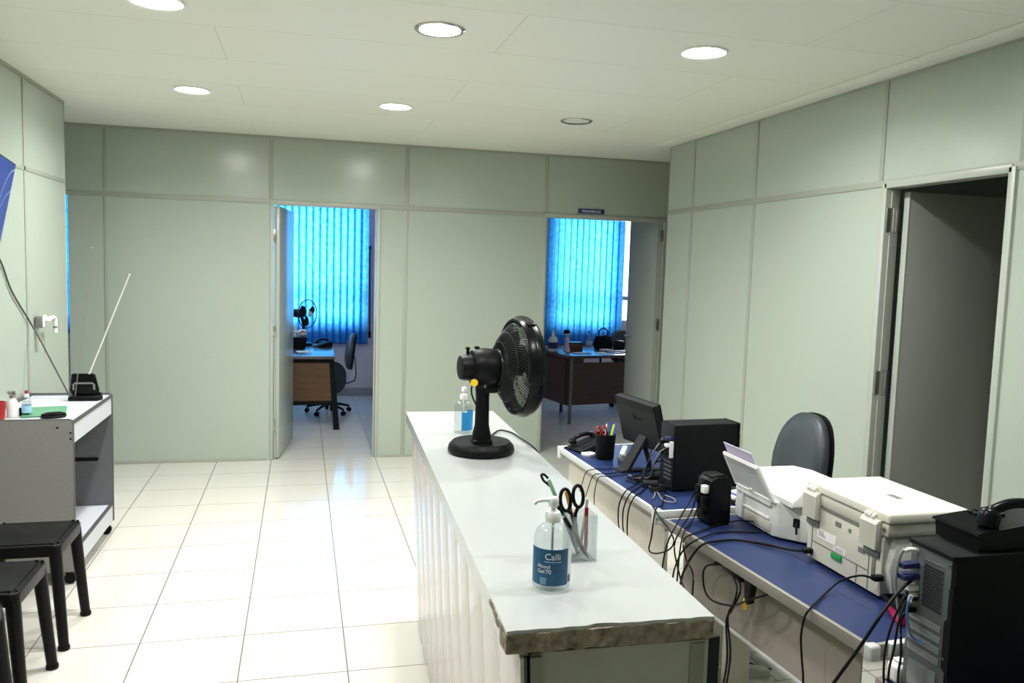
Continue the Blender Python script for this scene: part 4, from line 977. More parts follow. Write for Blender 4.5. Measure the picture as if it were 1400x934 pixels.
def onp(s, h, d): return ontray(0.06+0.82*s, h, 0.012+d)
B().hexa([onp(0, 0.16, 0), onp(1, 0.16, 0), onp(1, 0.16, 0.002), onp(0, 0.16, 0.002)], [onp(0, 1.30, 0), onp(1, 1.30, 0), onp(1, 1.30, 0.002), onp(0, 1.30, 0.002)]).build('sheet', M['paper_lilac'], pp, 0, True)
B().hexa([onp(0.05, 0.18, 0.002), onp(0.95, 0.18, 0.002), onp(0.95, 0.18, 0.003), onp(0.05, 0.18, 0.003)], [onp(0.05, 1.18, 0.002), onp(0.95, 1.18, 0.002), onp(0.95, 1.18, 0.003), onp(0.05, 1.18, 0.003)]).build('sheet', M['paper'], pp, 0, True)
b = B(); q = Matrix.Translation(V(1.520, -4.128, 0.80)) @ RZ(math.radians(-49.5))
b.box(-0.018, 0.026, -0.0028, 0.004, -0.052, 0.045, 0.006, mtx=q); b.build('power_recess', M['cream'], sp, 35, True)
b = B(); b.box(-0.012, 0.012, -0.014, 0.004, -0.012, 0.020, 0.004, mtx=q); b.tube([q @ V(0, -0.014, 0.004), q @ V(0.004, -0.026, -0.004), q @ V(0.008, -0.032, -0.03)], 0.004); b.build('power_plug', M['black'], sp, 35, True)
tag(B().box(1.585, 1.72, -4.178, -4.1725, 0.838, 0.862, 0.001).box(1.585, 1.70, -4.176, -4.12, 0.8665, 0.868).build('tape_strip', M['tape_blue'], sp, 0, True), 'bright blue tape strip')
for x in (1.50, 1.74):
    for y in (-3.84, -4.06): B().cyl((x, y, 0.7316), (x, y, 0.740), 0.010, None, 12).build('foot', M['rubber'], sp, 35, True)

# large cream multifunction printer, back toward the counter
mp = thing('large_printer', 'large cream printer and scanner on the blue desk, hinged lid facing the ceiling', 'printer', (1.60, -4.455, 0.7316))
X0, X1, Y0, Y1 = 1.468, 1.735, -4.648, -4.262
b = B()
b.prism([(X0, 0.742), (X1, 0.742), (X1+0.012, 0.80), (X1+0.012, 0.865), (X1-0.01, 0.925), (X0+0.006, 0.925), (X0, 0.91)], 'y', Y0+0.022, Y1, 0.006)
bd = b.build('body', M['cream'], mp, 35, True)
B().prism([(X0+0.03, 0.742), (X1-0.02, 0.742), (X1-0.005, 0.86), (X1-0.03, 0.915), (X0+0.03, 0.915), (X0+0.012, 0.83)], 'y', Y0+0.004, Y0+0.030, 0.006).build('side_panel', M['off_white'], mp, 35, True)
b = B(); b.box(X0-0.004, X1+0.006, Y0, Y1+0.006, 0.925, 0.962, 0.006); b.build('scanner_bed', M['cream'], mp, 35, True)
b = B(); b.box(X0-0.006, X1+0.010, Y0-0.004, Y1+0.010, 0.964, 0.996, 0.008, 3); ld = b.build('lid', M['cream_lid'], mp, 35, True)
b = B(); b.box(1.598, 1.622, -4.515, -4.465, 0.9955, 0.9968, 0.0005); b.build('lid_mark', M['grey_ink'], ld, 0, True)
for y0, y1 in ((-4.330, -4.258), (-4.620, -4.545)):
    b = B().prism([(X0-0.022, 0.880), (X0-0.005, 0.872), (X0+0.002, 0.872), (X0+0.002, 0.968), (X0-0.014, 0.968), (X0-0.024, 0.955)], 'y', y0 if y1 > -4.3 else y0-0.0, y1, 0.004)
    h_ = b.build('hinge_block', M['cream'], mp, 35, True)
    ym = (y0+y1)/2; b = B()
    for dy in (-0.014, 0.004, 0.018): b.cyl((X0-0.010, ym+dy-0.005, 0.973), (X0-0.010, ym+dy+0.005, 0.973), 0.009, None, 14)
    b.box(X0-0.016, X0+0.002, ym-0.02, ym+0.024, 0.964, 0.970, 0.002)
    b.build('hinge', M['off_white'], h_, 35, True)
    B().box(X0-0.006, X0+0.001, y0+0.004, y1-0.004, 0.852, 0.872, 0.001).build('hinge_gap', M['grey_ink'], mp, 35, True)
b = B()
b.box(X0-0.0015, X0+0.002, -4.53, -4.34, 0.917, 0.921); b.box(X0-0.0015, X0+0.002, -4.565, -4.295, 0.7985, 0.8015)
b.box(X0-0.0015, X0+0.002, -4.572, -4.569, 0.745, 0.90); b.box(X0-0.0015, X0+0.002, -4.292, -4.289, 0.745, 0.87); b.box(X0-0.0015, X0+0.002, -4.520, -4.517, 0.745, 0.80)
b.build('panel_gaps', M['grey_ink'], mp, 0, True)
b = B()
for y, z in ((-4.420, 0.893), (-4.535, 0.850)): b.box(X0-0.002, X0+0.002, y-0.014, y+0.014, z-0.008, z+0.008, 0.001)
b.box(X0-0.003, X0+0.001, -4.482, -4.473, 0.886, 0.897); b.build('port_recess', M['grey_ink'], mp, 0, True)
st_ = B().box(X0-0.0012, X0+0.001, -4.415, -4.318, 0.820, 0.850).box(X0-0.0012, X0+0.001, -4.462, -4.405, 0.806, 0.822).build('rating_label', M['paper'], mp, 0, True)
b = B()
for k in range(4): b.box(X0-0.0018, X0-0.001, -4.350-0.004*k, -4.326, 0.842-0.0045*k, 0.8438-0.0045*k)
for k in range(3): b.box(X0-0.0018, X0-0.001, -4.455, -4.412, 0.818-0.004*k, 0.8192-0.004*k)
b.build('label_print', M['grey_ink'], st_, 0, True)
tag(B().box(X0-0.006, X0+0.001, -4.448, -4.398, 0.780, 0.797, 0.002).build('clip', M['green_clip'], mp, 35, True), 'green clip')
B().box(X0-0.003, X0+0.001, -4.600, -4.585, 0.79, 0.865, 0.002).build('side_slot', M['grey_ink'], mp, 35, True)
B().cyl((X0-0.012, -4.632, 0.948), (X0-0.002, -4.632, 0.948), 0.006, None, 12).build('screw', M['steel'], mp, 35, True)
for y in (-4.291, -4.629): B().box(1.438, X0+0.002, y-0.011, y+0.011, 0.756 if y > -4.4 else 0.793, 0.772 if y > -4.4 else 0.809, 0.003).build('plug', M['black'], mp, 35, True)
for x in (1.50, 1.70):
    for y in (-4.30, -4.60): B().cyl((x, y, 0.7316), (x, y, 0.744), 0.013, None, 12).build('foot', M['rubber'], mp, 35, True)

# big dark tower at the right edge, back toward the counter
tw = thing('computer_tower', 'big black computer tower at the right edge of the photo, metal back showing', 'computer', (1.49, -5.033, 0.6616))
TX0, TX1, TY0, TY1, TZ0, TZ1 = 1.268, 1.72, -5.104, -4.962, 0.674, 1.045
B().box(TX0+0.004, TX1-0.03, TY0, TY1, TZ0, TZ1, 0.006).build('case', M['black_matt'], tw, 35, True)
B().box(TX1-0.03, TX1, TY0-0.003, TY1+0.003, TZ0-0.004, TZ1+0.004, 0.010, 3).build('front_panel', M['black_gloss'], tw, 35, True)
rp = B().box(TX0, TX0+0.005, TY0+0.010, TY1-0.004, TZ0+0.008, TZ1-0.012, 0.001).build('rear_plate', M['pc_rear'], tw, 35, True)
B().box(TX0-0.006, TX0+0.01, TY0, TY1, TZ1-0.012, TZ1, 0.002).build('top_lip', M['black_matt'], tw, 35, True)
b = B().box(TX0-0.001, TX0+0.001, TY0+0.030, TY0+0.092, 0.895, 1.000); b.build('vent_grid', M['vent'], rp, 0, True)
b = B()
for i in range(9):
    for j in range(15):
        y, z = TY0+0.034+i*0.0067+(0.0033 if j % 2 else 0), 0.899+j*0.0068
        b.lathe([(0.0024, 0), (0.0024, 0.0012)], 6, T((TX0-0.0018, y, z)) @ RY(PI/2))
tag(b.build('vent_mesh', M['rubber'], rp, 0, True), None)['kind'] = 'stuff'
b = B().box(TX0-0.002, TX0, TY0+0.030, TY0+0.095, 1.006, 1.009, 0.0005); b.build('vent_edge', M['chrome'], rp, 0, True)
for k in range(4):
    z = 0.862-0.026*k
    B().box(TX0-0.003, TX0+0.001, TY0+0.026, TY1-0.014, z-0.0095, z+0.006, 0.001).build('slot_cover', M['pc_slot'], rp, 35, True)
B().box(TX0-0.004, TX0+0.001, TY0+0.03, TY1-0.02, 0.69, 0.755, 0.004).build('power_supply_plate', M['pc_slot'], rp, 35, True)
for y, z, m_, w_ in ((-4.985, 0.985, 'vga', 0.012), (-4.985, 0.958, 'vga', 0.016), (-4.990, 0.931, 'white_plastic', 0.010), (-4.988, 0.905, 'black', 0.010), (-4.985, 0.876, 'black', 0.012)):
    B().box(TX0-0.045 if m_ == 'vga' else TX0-0.028, TX0+0.002, y-w_, y+w_, z-0.007, z+0.007, 0.003).build('plug', M[m_], tw, 35, True)
for k, z in enumerate((1.018, 0.80, 0.71)): B().cyl((TX0-0.004, TY0+0.012, z), (TX0+0.003, TY0+0.012, z), 0.0035, None, 10).build('screw', M['chrome'], tw, 35, True)
b = B().prism([(TZ0+0.09, 0), (TZ0+0.30, 0), (TZ0+0.29, 0.012), (TZ0+0.22, 0.012), (TZ0+0.21, 0.020), (TZ0+0.10, 0.020)], 'x', TX0-0.0005, TX0+0.0055)
bmesh.ops.transform(b.bm, matrix=Matrix(((1, 0, 0, 0), (0, 0, 1, TY0), (0, 1, 0, 0), (0, 0, 0, 1))), verts=b.bm.verts[:])
b.build('side_flange', M['black_matt'], tw, 35, True)
for x in (1.32, 1.66):
    for y in (-5.08, -4.985): B().cyl((x, y, 0.6616), (x, y, 0.676), 0.014, 0.011, 12).build('foot', M['rubber'], tw, 35, True)
# telephone on top of the tower
ph = thing('desk_phone', 'black telephone lying on top of the big computer tower', 'telephone', (1.46, -5.03, 1.0455))
b = B().hexa([V(1.345, -5.088, 1.046), V(1.58, -5.088, 1.046), V(1.58, -4.955, 1.046), V(1.345, -4.955, 1.046)], [V(1.342, -5.090, 1.084), V(1.58, -5.090, 1.110), V(1.58, -4.952, 1.110), V(1.342, -4.952, 1.084)])
b.build('body', M['black'], ph, 20, True)
b = B().hexa([V(1.335, -5.094, 1.0845), V(1.585, -5.094, 1.1105), V(1.585, -4.948, 1.1105), V(1.335, -4.948, 1.0845)], [V(1.337, -5.092, 1.090), V(1.583, -5.092, 1.117), V(1.583, -4.950, 1.117), V(1.337, -4.950, 1.090)])
b.build('top_plate', M['black_gloss'], ph, 20, True)
b = B()
for i in range(3):
    for j in range(4): b.box(-0.006, 0.006, -0.006, 0.006, 0, 0.005, 0.0015, mtx=T((1.43+i*0.022, -4.968-0.016*j, 1.101+0.0024*i)))
b.build('keypad', M['charcoal'], ph, 35, True)
b = B()
hp = [V(1.392, -5.060, 1.120), V(1.400, -5.062, 1.134), V(1.440, -5.064, 1.148), V(1.480, -5.066, 1.150), V(1.520, -5.068, 1.142), V(1.555, -5.070, 1.124)]
b.tube(hp, 0.012, 14, True, 6)
b.lathe([(0.014, 0), (0.023, 0.004), (0.025, 0.030), (0.016, 0.044), (0.004, 0.047)], 22, T((1.390, -5.060, 1.0945)) @ RY(0.15))
b.lathe([(0.014, 0), (0.023, 0.004), (0.024, 0.024), (0.015, 0.034), (0.004, 0.036)], 22, T((1.560, -5.070, 1.1145)) @ RY(0.1))
b.build('handset', M['black_gloss'], ph, 45, True)
# magenta card box with black tray behind the tower, white adapter below
rb = thing('card_box', 'magenta box on the blue desk behind the big computer tower', 'box', (1.455, -4.752, 0.7316), math.radians(-24))
B().box(-0.034, 0.034, -0.050, 0.050, 0, 0.030, 0.002).build('box_body', M['pink'], rb)
B().box(-0.0355, 0.0355, -0.0515, 0.0515, 0.022, 0.034, 0.002).build('lid', M['pink'], rb)
bt = thing('document_tray', 'flat black tray lying on the magenta box beside the cream printer', 'tray', (1.455, -4.752, 0.7662), math.radians(-12))
B().box(-0.045, 0.045, -0.058, 0.058, 0, 0.003, 0.001).build('tray_floor', M['black'], bt)
B().box(-0.045, -0.042, -0.058, 0.058, 0.003, 0.014).box(0.042, 0.045, -0.058, 0.058, 0.003, 0.014).box(-0.042, 0.042, 0.055, 0.058, 0.003, 0.014).build('tray_wall', M['black'], bt)
wa = thing('plug_adapter', 'white plug adapter at the bottom corner beside the hanging tower cables', 'adapter', (1.286, -4.932, 0.6615))
B().box(1.264, 1.312, -4.954, -4.910, 0.6615, 0.712, 0.012, 3).build('body', M['white_plastic'], wa, 35, True)
B().box(1.276, 1.302, -4.946, -4.918, 0.712, 0.720, 0.004).build('socket_face', M['off_white'], wa, 35, True)

# office chair behind the desks
oc = thing('office_chair', 'charcoal vinyl office chair behind the printers, before the right wall', 'chair', (2.09, -3.30, 0.0), math.radians(-4))
def pad(b, w, h, t_, nx=14, nz=16, sup=2.6, bulge=0.5, top_narrow=0.86):
    """superellipse cushion in the local yz plane, thickness along x (front at -x)"""
    n = 40
    def ring(k, x):
        out = []
        for i in range(n):
            a = 2*PI*i/n; c, s = math.cos(a), math.sin(a)
            y = w/2*k*math.copysign(abs(c)**(2/sup), c); z = h/2*k*math.copysign(abs(s)**(2/sup), s)
            y *= 1-(1-top_narrow)*max(0, z/(h/2))
            out.append(b.bm.verts.new((x+0.10*(y/(w/2))**2*-0.25, y, z)))
        return out
    prof = [(0.02, -t_*0.5), (0.35, -t_*0.49), (0.65, -t_*0.46), (0.85, -t_*0.38), (0.95, -t_*0.24), (1.0, -t_*0.05), (1.0, t_*0.2), (0.97, t_*0.38), (0.9, t_*0.46), (0.5, t_*0.5), (0.02, t_*0.5)]
    rings = [ring(k, x) for k, x in prof]
    for r0, r1 in zip(rings, rings[1:]):
        for i in range(n): b.bm.faces.new((r0[i], r0[(i+1) % n], r1[(i+1) % n], r1[i]))
    b.bm.faces.new(rings[0][::-1]); b.bm.faces.new(rings[-1])
    return b
def office_chair_parts(oc, top, m_='upholstery'):
    mt = T((0.0, 0, top-0.235)) @ RY(math.radians(7))
    b = pad(B(), 0.43, 0.47, 0.075); bmesh.ops.transform(b.bm, matrix=mt, verts=b.bm.verts[:]); b.build('backrest', M[m_], oc, 60)
    b = pad(B(), 0.44, 0.48, 0.020); bmesh.ops.transform(b.bm, matrix=mt @ T((0.040, 0, 0)), verts=b.bm.verts[:]); b.build('back_shell', M['black'], oc, 60)
    b = pad(B(), 0.46, 0.44, 0.085); bmesh.ops.transform(b.bm, matrix=T((-0.27, 0, 0.455)) @ RY(PI/2) @ RZ(PI/2), verts=b.bm.verts[:]); b.build('seat', M[m_], oc, 60)
    b = B(); b.ribbon([(0.055, 0, top-0.30), (0.075, 0, 0.50), (0.06, 0, 0.42), (-0.02, 0, 0.385), (-0.25, 0, 0.385)], 0.06, 0.008, (0, 1, 0)); b.box(-0.36, -0.18, -0.09, 0.09, 0.375, 0.414, 0.006); b.build('back_bracket', M['black'], oc)
    B().cyl((-0.27, 0, 0.10), (-0.27, 0, 0.38), 0.025, None, 20).cyl((-0.27, 0, 0.10), (-0.27, 0, 0.24), 0.034, None, 20).build('gas_column', M['black'], oc)
    for k in range(5):
        a = 2*PI*k/5+0.3; c, s = math.cos(a), math.sin(a)
        lg = B().tube([(-0.27+0.03*c, 0.03*s, 0.125), (-0.27+0.16*c, 0.16*s, 0.105), (-0.27+0.28*c, 0.28*s, 0.075)], 0.021, 10, True, 5, 0.014).build('leg', M['black'], oc)
        B().cyl((-0.27+0.28*c-0.022*s, 0.28*s+0.022*c, 0.028), (-0.27+0.28*c+0.022*s, 0.28*s-0.022*c, 0.028), 0.028, None, 16).cyl((-0.27+0.28*c, 0.28*s, 0.03), (-0.27+0.28*c, 0.28*s, 0.08), 0.008, None, 8).build('caster', M['black_gloss'], lg)
office_chair_parts(oc, 1.035)

# ------------------------------------------------------------------ left side: computer desk, stools, television
ld_ = thing('computer_desk', 'grey and white computer desk on casters against the left wall', 'desk', (-1.50, -1.78, 0))
DX0, DX1, DY0, DY1, DZ = -1.712, -1.276, -2.200, -1.340, 0.845
def side_outline(z1): return [(DX0, 0.075), (DX1, 0.075), (DX1, z1-0.018), (DX1-0.006, z1-0.006), (DX1-0.018, z1), (DX0, z1)]
for y0, y1 in ((DY0, DY0+0.018), (DY1-0.018, DY1)):
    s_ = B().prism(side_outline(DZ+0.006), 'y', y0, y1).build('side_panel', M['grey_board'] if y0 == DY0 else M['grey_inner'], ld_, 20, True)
    e = B(); e.ribbon([(DX1+0.001, (y0+y1)/2, 0.075), (DX1+0.001, (y0+y1)/2, DZ-0.012), (DX1-0.005, (y0+y1)/2, DZ+0.001), (DX1-0.018, (y0+y1)/2, DZ+0.007), (DX0, (y0+y1)/2, DZ+0.007)], 0.0195, 0.002, (0, 1, 0))
    e.build('edge_band', M['dark_edge'], s_, 20, True)
    if y0 == DY0:
        b = B()
        for x, z in ((-1.345, 0.812), (-1.286, 0.785), (-1.286, 0.755)): b.cyl((x, y0-0.002, z), (x, y0+0.002, z), 0.005, None, 10)
        b.build('screw_cap', M['rubber'], s_, 35, True)
B().box(DX0, DX1-0.004, DY0+0.018, DY1-0.018, DZ-0.022, DZ-0.004).build('desktop', M['white_board'], ld_, 0, True)
B().box(DX1-0.008, DX1+0.001, DY0+0.018, DY1-0.018, DZ-0.020, DZ-0.0015, 0.001).build('desktop_edge', M['dark_edge'], ld_, 0, True)
B().box(DX0, DX0+0.014, DY0+0.018, DY1-0.018, DZ-0.004, DZ+0.012).build('rear_strip', M['dark_edge'], ld_, 0, True)
B().box(DX1-0.020, DX1-0.003, DY0+0.018, DY1-0.018, DZ-0.118, DZ-0.022, 0.001).build('fascia', M['white_board'], ld_, 0, True)
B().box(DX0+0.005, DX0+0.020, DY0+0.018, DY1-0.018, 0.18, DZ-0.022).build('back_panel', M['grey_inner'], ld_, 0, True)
B().box(DX0+0.02, DX1-0.02, DY0+0.018, DY1-0.018, 0.155, 0.173).build('bottom_shelf', M['white_board'], ld_, 0, True)
B().box(DX1-0.020, DX1-0.003, DY0+0.018, DY1-0.018, 0.075, 0.170, 0.001).build('plinth', M['white_board'], ld_, 0, True)
B().box(DX1-0.021, DX1-0.001, DY0+0.018, DY1-0.018, 0.170, 0.178, 0.001).build('plinth_edge', M['dark_edge'], ld_, 0, True)
B().prism([(-1.60, 0.455), (-1.59, 0.445), (-1.36, 0.445), (-1.35, 0.455), (-1.36, 0.467), (-1.59, 0.467)], 'y', DY1-0.021, DY1-0.0175).build('cable_slot', M['rubber'], ld_, 35, True)
for x in (DX0+0.05, DX1-0.035):
    for y in (DY0+0.05, DY1-0.035):
        c_ = B().cyl((x, y-0.012, 0.028), (x, y+0.012, 0.028), 0.028, None, 18).build('caster', M['rubber'], ld_, 35, True)
        B().box(x-0.018, x+0.018, y-0.018, y+0.018, 0.050, 0.076, 0.004).build('caster_housing', M['off_white'] if y > -1.6 else M['black'], c_, 35, True)
# aerial on the desk
an = thing('tv_aerial', 'black indoor television aerial with two thin rods on the grey desk', 'aerial', (-1.38, -1.53, DZ-0.004), math.radians(0))
az = DZ-0.004
B().prism([(-1.455, -1.580), (-1.300, -1.580), (-1.285, -1.535), (-1.300, -1.47), (-1.440, -1.47), (-1.460, -1.53)], 'z', az+0.0005, az+0.026, 0.006).build('base', M['black'], an, 35, True)
fr_ = B().prism([(-1.455, 0.895), (-1.448, 0.985), (-1.440, 0.992), (-1.335, 0.992), (-1.325, 0.985), (-1.305, 0.895), (-1.312, 0.872), (-1.330, 0.866), (-1.430, 0.866), (-1.448, 0.872)], 'y', -1.535, -1.513, 0.006).build('loop_panel', M['black_gloss'], an, 35, True)
tag(B().ribbon([(-1.436, -1.538, 0.900), (-1.436, -1.538, 0.930), (-1.428, -1.538, 0.938), (-1.338, -1.538, 0.938), (-1.330, -1.538, 0.930), (-1.328, -1.538, 0.900)], 0.004, 0.010, (0, 1, 0)).build('grey_trim', M['cable_grey'], fr_, 35, True), 'grey frame line')
B().cyl((-1.310, -1.505, az+0.025), (-1.310, -1.505, az+0.040), 0.012, 0.010, 16).build('dial', M['black_gloss'], an, 35, True)
B().cyl((-1.357, -1.530, 0.985), (-1.134, -1.55, 1.560), 0.0042, 0.0034, 10).ball((-1.134, -1.55, 1.560), 0.005, n=10).build('rod', M['cable_white'], an, 35, True)
B().cyl((-1.424, -1.552, 0.866), (-1.325, -1.55, 1.705), 0.0022, 0.0014, 8).ball((-1.325, -1.55, 1.707), 0.0045, n=10).build('rod', M['steel'], an, 35, True)
# small things on the desk
zt = DZ-0.0035
gf = thing('folder', 'green plastic folder lying on the grey desk', 'folder', (-1.475, -1.93, zt), math.radians(14))
B().box(-0.10, 0.10, -0.14, 0.14, 0, 0.003, 0.001).box(-0.098, 0.10, -0.138, 0.14, 0.005, 0.008, 0.001).box(-0.10, -0.097, -0.14, 0.14, 0, 0.008).build('cover', M['green'], gf)
B().box(-0.096, 0.094, -0.134, 0.134, 0.003, 0.005).build('papers', M['paper'], gf)
ms = thing('glasses_case', 'dark oval case lying on the grey desk in front of the green folder', 'case', (-1.392, -2.085, zt), math.radians(20))
B().lathe([(0.001, 0), (0.036, 0.001), (0.040, 0.008), (0.037, 0.014)], 28, Matrix.Diagonal((1.5, 0.8, 1, 1)), True).build('case_base', M['black'], ms)
B().lathe([(0.0375, 0.0145), (0.036, 0.022), (0.024, 0.028), (0.001, 0.030)], 28, Matrix.Diagonal((1.5, 0.8, 1, 1)), True).build('case_lid', M['black_gloss'], ms)
rc = thing('plastic_cup', 'red plastic cup at the left edge of the photo on the grey desk', 'cup', (-1.632, -2.105, zt))
B().lathe([(0.0005, 0), (0.026, 0), (0.034, 0.085), (0.031, 0.085), (0.024, 0.004), (0.0005, 0.004)], 28, caps=False).build('cup_body', M['red'], rc)
B().torus(0.0325, 0.002, 28, 8, T((0, 0, 0.085))).build('rim', M['red'], rc)
wb = thing('spray_bottle', 'white bottle with grey cap on the grey desk beside the red cup', 'bottle', (-1.588, -2.045, zt))
B().lathe([(0.001, 0), (0.026, 0), (0.028, 0.006), (0.027, 0.065), (0.018, 0.085), (0.012, 0.092), (0.012, 0.100)], 28).build('bottle_body', M['white_plastic'], wb)
B().lathe([(0.015, 0.100), (0.016, 0.104), (0.016, 0.118), (0.001, 0.120)], 20).box(-0.024, 0.014, -0.007, 0.007, 0.118, 0.132, 0.004).build('cap', M['chrome'], wb)
gb = thing('gel_bottle', 'small clear gel bottle with red cap on the grey desk', 'bottle', (-1.528, -2.035, zt))
B().lathe([(0.001, 0), (0.020, 0), (0.022, 0.004), (0.022, 0.070), (0.018, 0.086), (0.009, 0.094), (0.009, 0.100)], 28).build('bottle_body', M['clear_gel'], gb)
B().lathe([(0.0223, 0.020), (0.0227, 0.020), (0.0227, 0.058), (0.0223, 0.058)], 28, caps=False).build('label', M['pale_ink'], gb)
B().lathe([(0.012, 0.098), (0.012, 0.114), (0.010, 0.116)], 18).build('collar', M['white_plastic'], gb)
B().lathe([(0.008, 0.116), (0.007, 0.132), (0.001, 0.134)], 18).build('cap', M['red'], gb)
bb = thing('calculator', 'black block lying on the grey desk between the bottles', 'calculator', (-1.557, -2.010, zt), math.radians(5))
B().box(-0.035, 0.035, -0.022, 0.0, 0, 0.042, 0.004).build('body', M['black'], bb)

# stools
def stool(loc, label, rz=0.0):
    t_ = thing('stool', label, 'stool', loc, rz, None)
    b = B(); w = 0.175
    out = []
    for cx_, cy_, a0 in ((w-0.03, w-0.03, 0), (-w+0.03, w-0.03, PI/2), (-w+0.03, -w+0.03, PI), (w-0.03, -w+0.03, 1.5*PI)):
        for k in range(6): out.append((cx_+0.03*math.cos(a0+k*PI/10), cy_+0.03*math.sin(a0+k*PI/10)))
    b.prism(out, 'z', 0.405, 0.452, 0.008)
    b.prism([(x*0.86, y*0.86) for x, y in out], 'z', 0.445, 0.456, 0.003)
    b.build('seat', M['stool'], t_)
    for sx_ in (-1, 1):
        for sy_ in (-1, 1):
            l = B(); x0, y0, x1, y1 = sx_*0.150, sy_*0.150, sx_*0.183, sy_*0.176
            l.tube([(x0, y0, 0.425), (x0+(x1-x0)*0.5, y0+(y1-y0)*0.5, 0.21), (x1, y1, 0.012)], 0.026, 16, False, taper=0.020)
            l.lathe([(0.021, 0), (0.024, 0.004), (0.024, 0.014), (0.020, 0.022)], 16, T((x1, y1, 0.0)))
            lg = l.build('leg', M['stool'], t_, 50)
            c = B()
            for dx, dy in ((0.012, 0.0), (-0.010, 0.006)): c.ball((x0+sx_*dx, y0+sy_*dy+0.004, 0.456), 0.006, 0.006, 0.005, 10)
            c.build('leg_peg', M['stool'], lg)
    return t_
s1 = stool((-1.325, -2.745, 0), 'black plastic stool in the row nearest the grey desk')
dup(s1, (-1.325, -3.262, 0), 'black plastic stool in the middle of the row, second from the grey desk')
dup(s1, (-1.345, -3.675, 0), 'black plastic stool cut off by the bottom left corner of the photo')

# television on the left wall
tv = thing('television', 'wall television at the left edge of the photo with blue picture', 'television', (-1.50, -2.20, 2.083))
e_ = V(0.168, -0.986, 0); nh = V(-0.986, -0.168, 0); dn = (nh*math.sin(math.radians(11)) + V(0, 0, -math.cos(math.radians(11)))).normalized(); fn = e_.cross(dn).normalized()
if fn.x < 0: fn = -fn
W_, H_ = 0.73, 0.43; O_ = V(-1.50, -2.20, 2.083)
# local frame of the set: x along the top edge, y out of the screen, z up
frm = Matrix(((e_.x, fn.x, -dn.x, O_.x), (e_.y, fn.y, -dn.y, O_.y), (e_.z, fn.z, -dn.z, O_.z), (0, 0, 0, 1)))
tv.matrix_basis = frm
B().box(0, W_, -0.045, -0.004, -H_, 0, 0.008).build('cabinet', M['black'], tv)
B().box(0.0, W_, -0.004, 0.0, -H_, 0, 0.001).build('bezel', M['black_gloss'], tv)
B().box(0.006, W_-0.006, 0.0, 0.0012, -H_+0.012, -0.006).build('screen', M['screen'], tv, 0)
b = B(); b.box(W_/2-0.10, W_/2+0.10, -0.055, -0.045, -H_+0.08, -0.08, 0.003); cen = frm @ V(W_/2, -0.055, -H_/2)
b.build('mount_plate', M['black'], tv)
arm = B().tube([cen+V(-0.001, 0, 0), V(XL+0.10, cen.y+0.05, cen.z), V(XL+0.014, cen.y, cen.z)], 0.016, 10, False); arm.box(XL+0.001, XL+0.014, cen.y-0.05, cen.y+0.05, cen.z-0.10, cen.z+0.10, 0.003)
arm.build('wall_arm', M['black'], tv, 35, True)

# wall socket with white plug on the left wall
so = thing('wall_socket', 'grey surface socket with white plug adapter on the left wall', 'socket', (XL+0.006, -1.19, 1.26))
B().box(XL+0.0055, XL+0.045, -1.235, -1.150, 1.225, 1.295, 0.006).build('box', M['cable_grey'], so, 35, True)
B().box(XL+0.045, XL+0.049, -1.230, -1.155, 1.230, 1.300, 0.003).build('face_plate', M['white_plastic'], so, 35, True)
b = B().box(XL+0.049, XL+0.075, -1.200, -1.160, 1.262, 1.290, 0.005); b.tube([(XL+0.068, -1.165, 1.280), (XL+0.068, -1.10, 1.280), (XL+0.068, -1.065, 1.270), (XL+0.068, -1.06, 1.235), (XL+0.068, -1.06, 1.185)], 0.012, 12, True, 6)
b.build('plug_adapter', M['white_plastic'], so, 40, True)
B().cyl((XL+0.068, -1.06, 1.225), (XL+0.068, -1.06, 1.212), 0.0125, None, 12).build('plug_band', M['cable_grey'], so, 40, True)
tag(B().box(XL+0.0055, XL+0.016, -1.225, -1.212, 1.08, 1.225, 0.002).build('conduit', M['alu'], None), 'thin grey conduit below the socket on the left wall', 'conduit')

# door sign
sg = thing('door_sign', 'small navy sign with white lettering above the right doorway', 'sign', (2.312, YB-0.006, 2.190))
B().box(-0.124, 0.124, -0.004, 0.0, -0.021, 0.021, 0.0015).build('plate', M['sign_blue'], sg)
b = B(); add_text(b, 'PRESIDÊNCIA', 0.030, T((0.0, -0.0046, -0.002)) @ RX(PI/2)); b.build('lettering', M['white_ink'], sg, 0)

